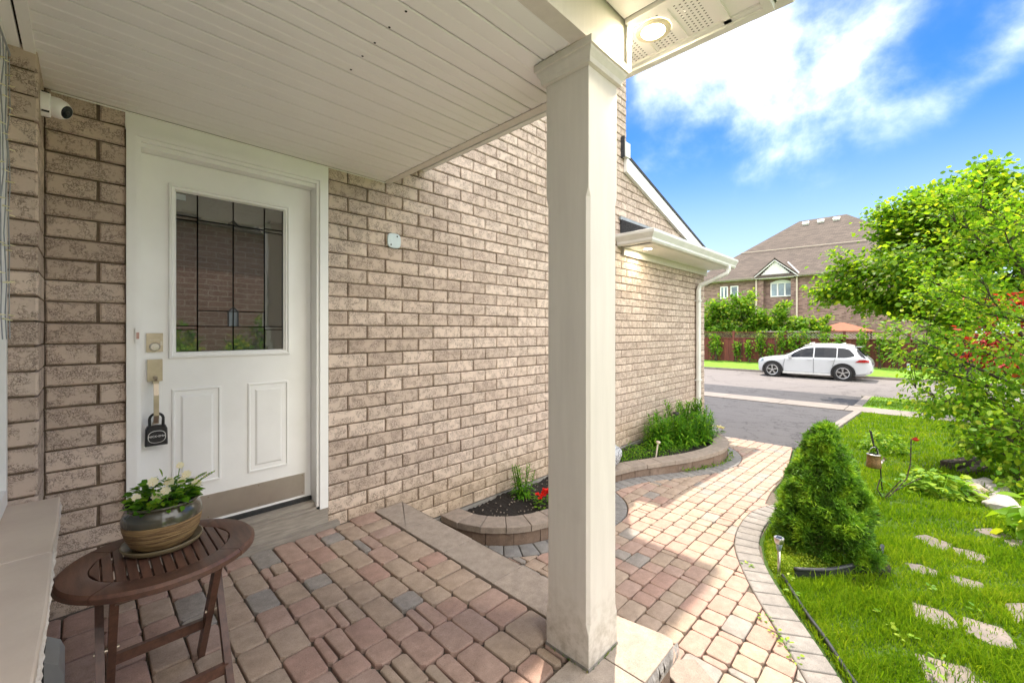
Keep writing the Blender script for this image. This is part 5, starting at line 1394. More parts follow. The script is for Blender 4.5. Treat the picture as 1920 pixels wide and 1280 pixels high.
# dwarf spruce
sp = thing('dwarf_spruce', 'cone shaped dwarf spruce beside the walkway', 'conifer', (SPX, SPY, gz(SPX)))
def spruce():
    H = .93; zb = gz(SPX)
    prof = lambda t: np.interp(t, [0, .08, .2, .4, .6, .75, .88, .95, 1], [.185, .232, .238, .208, .155, .104, .06, .034, .003])
    nc = 460; t = 1 - np.sqrt(nr.uniform(0, 1, nc)) * .985; a = nr.uniform(0, 2 * np.pi, nc)
    lump = .10 * np.sin(a * 4 + t * 17) + .08 * np.sin(a * 7 - t * 29 + 1.3)
    rad = prof(t) * (1 + lump) * nr.uniform(.84, 1.05, nc) + np.exp(-((a - 3.7) ** 2) / .2 - ((t - .36) ** 2) / .012) * .08 + np.exp(-((a - 4.2) ** 2) / .15 - ((t - .12) ** 2) / .008) * .07
    C = np.c_[SPX + rad * np.cos(a), SPY + rad * np.sin(a), zb + t * H]; O = unit(np.c_[np.cos(a), np.sin(a), .35 + .9 * t])
    per = 46; n = nc * per; ci = np.repeat(np.arange(nc), per)
    cr = (nr.uniform(.034, .062, nc) * (1 - .35 * t))[ci]
    sd_ = unit(O[ci] * .75 + rand_unit(n)); P = C[ci] + sd_ * cr[:, None] * nr.uniform(.55, 1, n)[:, None]
    D0 = unit(sd_ + O[ci] * .5 + nr.normal(0, .25, (n, 3)))
    k = 4; ln = nr.uniform(.028, .046, n); Vs = []
    for j in range(k):
        d = unit(D0 + nr.normal(0, .5, (n, 3))); x = unit(np.cross(d, rand_unit(n))) * .0045
        b0 = P + D0 * (ln * j / k * .8)[:, None]; Vs.append(np.stack([b0 - x, b0 + x, b0 + d * (ln * nr.uniform(.5, .85, n))[:, None]], 1))
    V = np.concatenate([v.reshape(-1, 3) for v in Vs]); F = np.arange(len(V)).reshape(-1, 3)
    npmesh('needles', V, F, M['spruce'], sp)
    # inner woody mass (twigs) keeps light out of the core
    mb = MB()
    for i in range(420):
        t_ = rng.random() ** 1.4 * .92; a_ = rng.random() * 6.28; r_ = float(np.interp(t_, [0, .2, .5, .8, 1], [.22, .24, .18, .08, .02])) * rng.uniform(.75, .95)
        p0 = Vector((SPX, SPY, zb + t_ * H * .9)); p1 = Vector((SPX + r_ * math.cos(a_), SPY + r_ * math.sin(a_), zb + t_ * H + .03)); mb.tube([p0, p1], [.008, .003], 4)
    mb.build('branch', M['bark'], sp)
    mb = MB(); mb.tube([(SPX, SPY, zb - .05), (SPX, SPY, zb + H * .9)], [.03, .006], 8); mb.build('trunk', M['bark'], sp)
    # dense inner needles
    n = 5000; t = nr.uniform(0, .96, n); a = nr.uniform(0, 6.28, n); rr = np.interp(t, [0, .2, .5, .8, 1], [.22, .24, .175, .08, .01]) * np.sqrt(nr.uniform(.45, .9, n))
    P = np.c_[SPX + rr * np.cos(a), SPY + rr * np.sin(a), zb + t * H]
    leaves('inner_twig', P, rand_unit(n), rand_unit(n), nr.uniform(.04, .07, n), .55, M['spruce'], sp)
spruce()
mb = MB(); c = [(SPX + .42 * math.cos(a), SPY + .36 * math.sin(a)) for a in np.linspace(0, 2 * math.pi, 24)[:-1]]
mb.prism(c, -.5, .02, .01, zf=lambda x, y: gz(SPX)); mb.v = [(x, y, z if z > gz(SPX) - .1 else gz(SPX) - .08) for x, y, z in mb.v]
struct('bed_soil', mb, M['soil'])
mat_plant('ground_cover', 'bright yellow green sedum carpet in front of the dwarf spruce', 'sedum', [(2.06, -1.98), (2.25, -1.90), (2.45, -1.86), (2.5, -2.05), (2.55, -2.2), (2.72, -2.42), (2.50, -2.37), (2.26, -2.24), (2.12, -2.08)], lambda x: gz(x) + .018, 9000, .013, 'sedum', .05, 'stuff')
sprig('seedling', 'small broad leaved seedling at the shaded foot of the dwarf spruce', 'seedling', (2.50, -2.27, gz(2.5) + .05), 22, .06, .03, 'lily', .6, .12)

# steel solar light
sg = thing('solar_light', 'stainless steel solar stake light at the edge of the walkway', 'solar light', (2.025, -2.02, gz(2)))
b = Vector((2.025, -2.02, 0)); z0 = gz(2)
mb = MB(); mb.tube([b + Vector((0, 0, z0)), b + Vector((.003, 0, z0 + .19))], .0085, 12); mb.build('stake', M['steel'], sg, smooth=True)
mb = MB(); mb.lathe(b + Vector((.003, 0, z0 + .19)), [(.0, 0), (.013, .002), (.017, .03), (.02, .05), (.0, .05)], 16); mb.build('lens', M['winglass'], sg, smooth=True)
mb = MB(); mb.lathe(b + Vector((.003, 0, z0 + .235)), [(.0, 0), (.022, 0), (.027, .012), (.029, .034), (.027, .038), (0, .038)], 20); mb.build('head', M['steel'], sg, auto=40)
mb = MB(); mb.box(b.x - .013, b.x + .018, b.y - .015, b.y + .015, z0 + .2732, z0 + .2745); mb.build('solar_panel', M['carglass'], sg)

# watering can lantern on a hook
wc = thing('watering_can_lantern', 'copper coloured watering can solar lantern hanging on a garden hook', 'lantern', (4.555, -2.32, -.1))
cc = Vector((4.552, -2.32, -.168))
mb = MB(); mb.lathe(cc, [(0, 0), (.060, 0), (.064, .006), (.058, .065), (.055, .122), (.058, .128)], 24); mb.build('can_body', M['copper'], wc, smooth=True)
mb = MB(); mb.lathe(cc + Vector((0, 0, .128)), [(.058, 0), (.060, .004), (.050, .008), (0, .009)], 24); mb.build('rim', M['steel'], wc, smooth=True)
mb = MB(); mb.lathe(cc + Vector((0, 0, .1375)), [(.042, 0), (0, .001)], 20); mb.build('solar_panel', M['carglass'], wc)
mb = MB(); mb.tube([cc + Vector((.035, -.035, .02)), cc + Vector((.06, -.06, .05)), cc + Vector((.074, -.074, .075))], [.016, .011, .010], 8); mb.lathe(cc + Vector((.074, -.074, .075)), [(.010, 0), (.024, .016), (0, .018)], 12, axis=(.6, -.6, .7)); mb.build('spout', M['steel'], wc)
mb = MB(); mb.tube([cc + Vector((-.052 * math.cos(a) * .7, .052 * math.cos(a) * .7, .13 + .075 * math.sin(a))) for a in np.linspace(0, math.pi, 12)], .0025, 5); mb.build('bail_handle', M['steel'], wc)
hk = thing('garden_hook', 'dark metal garden hook stake leaning beside the lantern', 'garden hook', (4.61, -2.378, -.4))
mb = MB(); mb.tube([(4.613, -2.382, -.42), (4.60, -2.366, -.15), (4.575, -2.34, .02), (4.55, -2.315, .07), (4.526, -2.293, .20), (4.518, -2.287, .205)], .006, 6)
mb.tube([(4.55, -2.315, .07), (4.551, -2.318, .04), (4.552, -2.32, .032)], .004, 6); mb.tube([(4.560, -2.322, .07), (4.536, -2.302, .20)], .004, 5); mb.build('rod', M['black'], hk)

# rose
rs = thing('rose_bush', 'thin thorny rose stem with a single dark red bud on the lawn', 'rose', (4.338, -2.41, -.4))
mb = MB()
stems_ = [[(4.338, -2.41, -.42), (4.40, -2.48, -.33), (4.49, -2.565, -.21), (4.516, -2.592, -.06), (4.519, -2.596, .17)], [(4.338, -2.41, -.42), (4.30, -2.36, -.31), (4.33, -2.38, -.22)], [(4.40, -2.48, -.33), (4.52, -2.60, -.24), (4.56, -2.66, -.2)], [(4.34, -2.41, -.40), (4.36, -2.48, -.28), (4.37, -2.53, -.2)]]
for s_ in stems_: mb.tube(s_, .0055, 5)
mb.build('stem', M['bark'], rs)
P = []; D = []
for s_ in stems_:
    for k in range(len(s_) - 1):
        for q in range(6):
            f = rng.random(); p = Vector(s_[k]).lerp(Vector(s_[k + 1]), f); P.append(p + Vector((rng.uniform(-.03, .03), rng.uniform(-.03, .03), rng.uniform(0, .03)))); D.append((rng.uniform(-1, 1), rng.uniform(-1, 1), rng.uniform(-.3, .5)))
n = len(P); leaves('foliage', np.array([tuple(p) for p in P]), np.array(D), np.tile([0, 0, 1.], (n, 1)), nr.uniform(.025, .05, n), 1., M['green'], rs)
n = 14; A = np.arange(n) * 2.4; D = np.c_[np.cos(A) * .6 + .5, np.sin(A) * .6 - .5, np.full(n, .1)]
leaves('bud', np.tile([4.535, -2.612, .165], (n, 1)), D, rand_unit(n), np.full(n, .045), 1.0, M['redleaf'], rs)

def dome_plant(name, label, cat, c, r, h, n, ln, mat, wd=1., group=None, droop=.1):
    t = thing(name, label, cat, c, group)
    a = nr.uniform(0, 6.28, n); ph = nr.uniform(.05, 1, n); rr = np.sqrt(1 - (ph * .9) ** 2) * r * nr.uniform(.7, 1.05, n)
    P = np.c_[c[0] + rr * np.cos(a), c[1] + rr * np.sin(a), c[2] + ph * h * nr.uniform(.75, 1.05, n)]
    D = np.c_[np.cos(a), np.sin(a), nr.uniform(-.5, .45, n) - droop] + nr.normal(0, .35, (n, 3))
    leaves('foliage', P, D, np.c_[np.cos(a) * .4, np.sin(a) * .4, np.ones(n)] + nr.normal(0, .25, (n, 3)), nr.uniform(.65, 1.2, n) * ln, wd, M[mat], t)
    st = MB()
    for k in range(14): i = rng.randrange(n); st.tube([(c[0] + rng.uniform(-.03, .03), c[1] + rng.uniform(-.03, .03), c[2]), tuple(P[i])], [.006, .002], 4)
    st.build('stem', M['lily'], t)
    return t
dome_plant('hosta', 'yellow green broad leaved hosta clump beside the rocks', 'hosta', (4.98, -2.80, gz(4.98)), .27, .24, 260, .085, 'yellowgreen', 1.15)
dome_plant('small_shrub', 'small round leafy shrub on the lawn behind the lantern', 'shrub', (6.85, -2.28, gz(6.85)), .25, .30, 420, .055, 'lime', 1.)
dome_plant('broad_leaf_plant', 'large drooping leaves of a plant at the right border of the lawn', 'plant', (3.98, -3.36, gz(4.0)), .24, .42, 110, .15, 'lime', .8, None, .2)

ROCKS = [((5.60, -3.05), .085, 'pale grey rock under the shrub, farthest of the border rocks', 'rock'), ((5.74, -3.17), .09, 'whitish rock at the back of the border rocks', 'rock'), ((5.34, -3.07), .09, 'tan flat rock in the border row', 'rockt'), ((5.07, -3.05), .085, 'white topped rock beside the hosta', 'rock'), ((4.88, -3.20), .13, 'large pale rock, nearest of the border rocks', 'rock'), ((5.50, -3.24), .10, 'dark grey rock tucked under the leaves', 'rock'), ((5.2, -3.22), .075, 'small grey rock between its larger neighbours in the border', 'rock')]
for (x, y), r_, lab_, mt in ROCKS:
    bm = bmesh.new(); bmesh.ops.create_icosphere(bm, subdivisions=3, radius=1); s1 = rng.random() * 9
    for v in bm.verts:
        c = v.co; v.co = c * (1 + .14 * math.sin(c.x * 3.1 + s1) * math.cos(c.y * 2.7 + s1) + .08 * math.sin(c.z * 5 + s1 * 2 + c.x * 4))
    mb = MB(); mb.add([(x + v.co.x * r_ * 1.25, y + v.co.y * r_, gz(x) + .03 + v.co.z * r_ * .62) for v in bm.verts], [[v.index for v in f.verts] for f in bm.faces]); bm.free()
    tag(mb.build('rock', M[mt], None, auto=35), lab_, 'rock', 'rocks along the garden border')
tm = MB(); tm.obox((6.55, -3.02, gz(6.5) + .07), (.62, .10, .10), Matrix.Rotation(R(-28), 3, 'Z')); tm.obox((6.35, -3.10, gz(6.5) + .03), (.55, .09, .08), Matrix.Rotation(R(-22), 3, 'Z'))
tag(tm.build('garden_timber', M['bark'], None), 'weathered dark timber edging lying behind the hosta', 'timber')

# ------------------------------------------------------------------ trees and shrubs
def tree(name, label, cat, base, trunk_pts, trunk_r, limbs, leaf_n, leaf_l, mat, spread, group=None, wd=1.0, flat=.8, twigs=5, tw=.6, bark='bark', crown_name='crown', fill=None):
    """limbs: list of (start fraction on trunk, direction, length). Leaves sit in flat sprays round the twigs."""
    t = thing(name, label, cat, base, group); tp_ = [Vector(p) for p in trunk_pts]
    tr = MB(); n = len(tp_); tr.tube(tp_, [trunk_r * (1 - .75 * i / (n - 1)) for i in range(n)], 9); tr.build('trunk', M[bark], t, smooth=True)
    cl = []; lm = MB()
    for f, d, ln in limbs:
        k = f * (n - 1); i = min(int(k), n - 2); p = tp_[i].lerp(tp_[i + 1], k - i)
        pts = wander(p, d, ln, 6, .16, .03); lm.tube(pts, [trunk_r * .42 * (1 - .13 * j) for j in range(7)], 6)
        for j in range(1, 7):
            for q in range(twigs if j > 2 else 2):
                dd = (Vector(d).normalized() + Vector((rng.gauss(0, .8), rng.gauss(0, .8), rng.gauss(.05, .55)))).normalized()
                tw_ = wander(pts[j], dd, tw * rng.uniform(.6, 1.2), 3, .2, .02); lm.tube(tw_, [trunk_r * .11, trunk_r * .09, trunk_r * .06, trunk_r * .03], 4)
                for pt in tw_[1:]: cl.append(tuple(pt))
    lm.build('limb', M[bark], t)
    cl = np.array(cl)
    if fill is not None: cl = np.concatenate([cl, fill])
    idx = nr.randint(0, len(cl), leaf_n); P = cl[idx] + nr.normal(0, 1, (leaf_n, 3)) * np.array([spread, spread, spread * flat])
    cen = cl.mean(0); o = unit(P - cen)
    D = o * .8 + nr.normal(0, .6, (leaf_n, 3)) + [0, 0, -.25]; U = np.tile([0, 0, 1.], (leaf_n, 1)) + o * .35 + nr.normal(0, .35, (leaf_n, 3))
    leaves(crown_name, P, D, U, nr.uniform(.65, 1.25, leaf_n) * leaf_l, wd, M[mat], t)
    return t
def rad_limbs(n, f0, f1, elev, l0, l1, seed):
    r_ = random.Random(seed); o = []
    for i in range(n):
        a = i * 2.4 + r_.uniform(-.3, .3); f = f0 + (f1 - f0) * i / max(n - 1, 1); e = elev[0] + (elev[1] - elev[0]) * i / max(n - 1, 1)
        o.append((f, (math.cos(a) * math.cos(e), math.sin(a) * math.cos(e), math.sin(e)), l0 + (l1 - l0) * i / max(n - 1, 1)))
    return o
MX, MY = 18.2, -3.65; mz = gz(17.3) - .05
# boulevard maple in front of the road edge
tree('maple_tree', 'large green maple tree on the boulevard', 'tree', (MX - 1.0, MY, -1.0), [(17.0, MY, -1.1), (17.0, MY + .03, .2), (16.95, MY + .12, 1.2), (16.9, MY + .3, 2.3), (16.9, MY + .35, 3.3), (16.9, MY + .3, 4.2)], .2,
     [(.40, (-.35, .85, .42), 3.0), (.44, (-.2, -.9, .35), 2.6), (.42, (-.9, .25, .35), 2.3), (.45, (.8, .3, .4), 2.4)] + rad_limbs(13, .42, 1.0, (.30, 1.1), 2.7, 1.2, 3) + [(.5, (-.3, .95, .1), 2.9), (.6, (-.2, .95, .45), 2.6), (.6, (-.2, -.95, .35), 2.8), (.75, (-.1, -.9, .6), 2.4), (.5, (-.3, -.95, .1), 2.8), (.8, (-.4, -.5, .8), 1.8), (.8, (-.3, .6, .75), 1.9), (.45, (-.95, 0, .2), 2.4)], 40000, .125, 'maple', .20, wd=1.45, flat=.55, twigs=6, tw=.75)
mb = MB(); r_ = []
for i in range(11):
    a = i / 11 * 2 * math.pi; bm = bmesh.new(); bmesh.ops.create_icosphere(bm, subdivisions=2, radius=.13)
    m2 = MB(); m2.add([(16.85 + .75 * math.cos(a) + v.co.x * 1.2, -3.65 + .75 * math.sin(a) + v.co.y, gz(16.85) + .06 + v.co.z * .7) for v in bm.verts], [[v.index for v in f.verts] for f in bm.faces]); bm.free()
    tag(m2.build('ring_stone', M['white'], None, smooth=True), 'white painted stone, one of those laid in a ring round the maple trunk', 'stone', 'white stones round the maple')
n = 500; a = nr.uniform(0, 6.28, n); rr = np.sqrt(nr.uniform(0, 1, n)) * .62; P = np.c_[16.85 + rr * np.cos(a), -3.65 + rr * np.sin(a), np.full(n, gz(16.85) + .05)]
tag(leaves('trunk_planting', P, np.c_[nr.normal(0, .4, n), nr.normal(0, .4, n), np.ones(n)], rand_unit(n), nr.uniform(.12, .3, n), .2, M['lime']), 'grassy planting inside the ring of white stones', 'plants')['kind'] = 'stuff'

# nearer garden tree with lime leaves
bx, by = 6.75, -3.68; bz = gz(6.8)
tree('garden_tree', 'small lime green leafy tree beside the lawn at the right', 'tree', (bx, by, bz), [(bx, by, bz - .05), (bx + .02, by + .02, bz + .5), (bx - .02, by + .05, bz + 1.1), (bx, by + .1, bz + 2.0), (bx, by + .05, bz + 3.0)], .055,
     [(.22, (-.8, .55, .12), .95), (.2, (-.9, -.1, .1), .9), (.24, (-.1, .95, .15), .8), (.30, (-.55, .8, .12), 1.15), (.36, (-.75, .6, .2), 1.1), (.42, (-.2, .95, .25), 1.2), (.46, (-.5, .85, .32), 1.45), (.5, (-.85, .2, .3), 1.1),
      (.55, (-.3, .85, .45), 1.1), (.62, (-.6, .5, .5), 1.0), (.7, (-.2, .7, .6), .9), (.8, (-.5, -.2, .8), .8), (.9, (0, .3, 1), .6), (.3, (.5, .6, .2), .9), (.6, (.4, .7, .4), .9), (.25, (-.5, -.8, .2), 1.0), (.5, (-.4, -.9, .3), 1.1), (.75, (-.3, -.8, .6), .9), (.85, (-.3, .8, .5), 1.0), (.95, (-.2, .5, .8), .8), (.8, (-.8, .3, .5), .9), (.7, (.2, .9, .5), 1.0)],
     10500, .058, 'lime', .07, wd=1.05, flat=.6, twigs=4, tw=.32)
tree('border_shrub', 'dense leafy shrub hanging over the border rocks', 'shrub', (6.1, -3.55, gz(6.1)), [(6.1, -3.55, gz(6.1) - .03), (6.1, -3.55, gz(6.1) + .3), (6.08, -3.5, gz(6.1) + .6)], .03,
     rad_limbs(13, .15, 1.0, (.15, 1.0), .62, .5, 8) + [(.4, (-.5, .85, .2), .6), (.5, (-.85, .4, .25), .6)], 2000, .066, 'lime', .06, wd=1.05, flat=.7, twigs=4, tw=.22)
# red Japanese maple beyond
rx, ry = 11.2, -5.1; rz = gz(11)
tree('red_maple', 'red leaved maple behind the lime green tree', 'tree', (rx, ry, rz), [(rx, ry, rz - .1), (rx, ry, rz + .8), (rx, ry + .05, rz + 1.6), (rx, ry, rz + 2.2)], .08,
     rad_limbs(14, .35, 1.0, (.1, .8), 1.7, .8, 5) + [(.6, (-.3, .95, .15), 1.7), (.7, (-.35, .9, .3), 1.6), (.5, (-.1, 1, .1), 1.5)], 5200, .12, 'redleaf', .12, wd=.9, flat=.5, twigs=4, tw=.4)
def bush(name, label, cat, base, r, h, n, ln, mat, group=None, seed=1, low=.1):
    h *= .8; return tree(name, label, cat, base, [(base[0], base[1], base[2] - .05), (base[0], base[1], base[2] + h * .4), (base[0], base[1], base[2] + h * .8)], max(.03, r * .05), rad_limbs(16, low, 1.0, (.1, 1.25), r * .85, h * .35, seed), n, ln, mat, r * .11, group, 1.1, .9, 4, r * .35)
hb = [((30.4, 9.6, -.7), 1.6, 4.3, 'tall dense shrub nearest the garage corner behind the fence'), ((30.2, 7.6, -.7), 1.5, 4.2, 'big rounded shrub left of the gabled bay behind the fence'), ((30.3, 6.1, -.7), 1.3, 4.7, 'tallest shrub, in front of the twin windows'),
      ((30.2, 5.0, -.7), 1.1, 3.3, 'medium shrub below the gabled window'), ((30.3, 3.8, -.7), .95, 3.8, 'narrow upright shrub just right of the bay downspout'), ((30.1, 2.7, -.7), .9, 2.7, 'low shrub behind the white car'), ((30.2, 1.8, -.7), .6, 3.0, 'thin upright shrub next to the orange roof')]
for i, (b_, r_, h_, lab_) in enumerate(hb):
    bush('shrub', lab_, 'shrub', b_, r_, h_, int(2600 * r_), .20, 'bushd', 'shrubs behind the fence', i + 20, .25)
vn = [(7.2, .40, 1.5), (6.9, .3, 1.4), (5.75, .28, 1.15), (5.1, .25, 1.2), (4.45, .40, 1.75), (3.9, .22, 1.0), (3.35, .36, 1.9), (2.75, .42, 1.7), (2.2, .34, 1.8), (1.3, .3, 1.95), (.6, .5, 1.5), (-.4, .34, 1.8), (-1.15, .32, 1.6), (-1.7, .3, 1.4)]
for i, (y, r_, h_) in enumerate(vn):
    lab_ = ['leafy vine nearest the downspout, hanging over the fence', 'vine on the fence left of the fence post', 'short bright sapling right of the fence post', 'slim pale sapling in front of the fence, second right of the post', 'tall bright vine covering the fence top left of the car', 'small sapling between two taller vines by the car bonnet',
            'tall leafy vine behind the car windscreen', 'broad vine mass behind the car roof front', 'vine with visible pale stems behind the car roof', 'vine reaching over the fence behind the rear car roof', 'round vine clump on the lattice right of the orange roof edge', 'vine standing up behind the car tail', 'slim vine on the fence right of the car', 'last vine on the fence before the dark bush'][i]
    x = 28.15; z = gz(28.2)
    t = thing('fence_vine', lab_, 'vine', (x, y, z), 'vines along the fence'); mb = MB()
    for q in range(3): mb.tube(wander((x + rng.uniform(-.1, .1), y + rng.uniform(-.15, .15), z), (0, rng.uniform(-.1, .1), 1), h_ * .8, 5, .1), .022, 5)
    mb.build('stem', M['bark'], t)
    n = int(210 * r_ / .35); P = np.c_[nr.normal(x - .05, .10, n), nr.normal(y, r_ * .36, n), z + h_ * np.clip(nr.normal(.72, .26, n), .12, 1.15)]
    leaves('foliage', P, rand_unit(n) + [-.3, 0, -.1], rand_unit(n) + [0, 0, .7], nr.uniform(.09, .17, n), 1.2, M['bushd'], t)
bush('dark_bush', 'dark green bush at the foot of the fence near the utility marker', 'bush', (27.9, -3.4, gz(27.9)), 1.1, 1.7, 2600, .17, 'green', None, 40, .05)
bush('dark_bush', 'low dark green bush right of the utility marker, behind the maple trunk', 'bush', (27.6, -5.6, gz(27.6)), 1.3, 1.6, 2600, .17, 'green', None, 41, .05)
for i, (x, y, r_, h_) in enumerate([(34, -9, 2.6, 7), (40, -15, 3.2, 9), (30, -12, 2.2, 5.5)]):
    bush('background_tree', ['tall tree behind the maple, left of the other background trees', 'farthest tall tree at the right edge', 'shorter tree across the road at the right edge'][i], 'tree', (x, y, -.7), r_, h_, 4200, .28, 'bushd', 'trees beyond the road', 60 + i)

# ------------------------------------------------------------------ fence
fn = thing('wooden_fence', 'red brown board fence with a lattice top along the road', 'fence', (28.4, 4, gz(28.4)))
fz = gz(28.4)
bme = {}
y = -2.6; k = 0
while y < 12.5:
    w_ = .135; z1 = fz + 1.50
    key = k % 3
    if key not in bme:
        m2 = MB(); m2.box(-.012 - .012 * (k % 2), .012 - .012 * (k % 2), -w_ / 2 + .003, w_ / 2 - .003, .04, 1.50); me = bpy.data.meshes.new('board'); me.from_pydata(m2.v, [], m2.f); me.materials.append(M['fence']); bme[key] = me
    inst('board', bme[key], (28.4 + .02 * ((k % 2) - .5), y, fz), fn); y += w_ * .93; k += 1
for y in (-2.2, .4, 3.2, 6.05, 8.9, 11.7):
    m2 = MB(); m2.box(28.30, 28.42, y - .06, y + .06, fz - .05, fz + 1.95); m2.box(28.28, 28.44, y - .08, y + .08, fz + 1.95, fz + 1.98); m2.build('post', M['fence'], fn)
for z in (1.50, 1.87):
    m2 = MB(); m2.box(28.33, 28.40, -2.6, 12.5, fz + z, fz + z + .045); m2.build('rail', M['fence'], fn)
for lo, hi, mt in ((3.2, 12.4, 'lattice'), (-2.5, 3.2, 'latticew')):
    m2 = MB(); y = lo
    while y < hi:
        for s in (-1, 1):
            m2.bar((28.37 + .008 * s, y, fz + 1.545), (28.37 + .008 * s, y + s * .325, fz + 1.87), .008, .032, (1, 0, 0))
        y += .135
    m2.build('lattice', M[mt], fn)
m2 = MB(); m2.box(28.32, 28.41, 1.5, 4.6, fz + 1.93, fz + 1.96); m2.build('cap_rail', M['latticew'], fn)
um = thing('utility_marker', 'pale blue and white marker post at the foot of the fence', 'marker post', (27.5, -2.2, gz(27.5)))
m2 = MB(); m2.box(27.46, 27.54, -2.25, -2.13, gz(27.5) - .1, gz(27.5) + .42); m2.build('post', M['white'], um)
m2 = MB(); m2.box(27.452, 27.459, -2.24, -2.14, gz(27.5) + .15, gz(27.5) + .38); m2.build('sticker', M['blueprint'], um)
gzb = thing('gazebo', 'garden gazebo with an orange roof showing above the fence', 'gazebo', (32, .9, -.7))
m2 = MB(); hip(m2, 30.6, 33.4, -.6, 2.4, 1.17, .36, .05); m2.build('roof', M['terracotta'], gzb)
for x, y in ((30.8, -.4), (30.8, 2.2), (33.2, -.4), (33.2, 2.2)):
    m2 = MB(); m2.box(x - .05, x + .05, y - .05, y + .05, -.8, 1.17); m2.build('post', M['bark'], gzb)

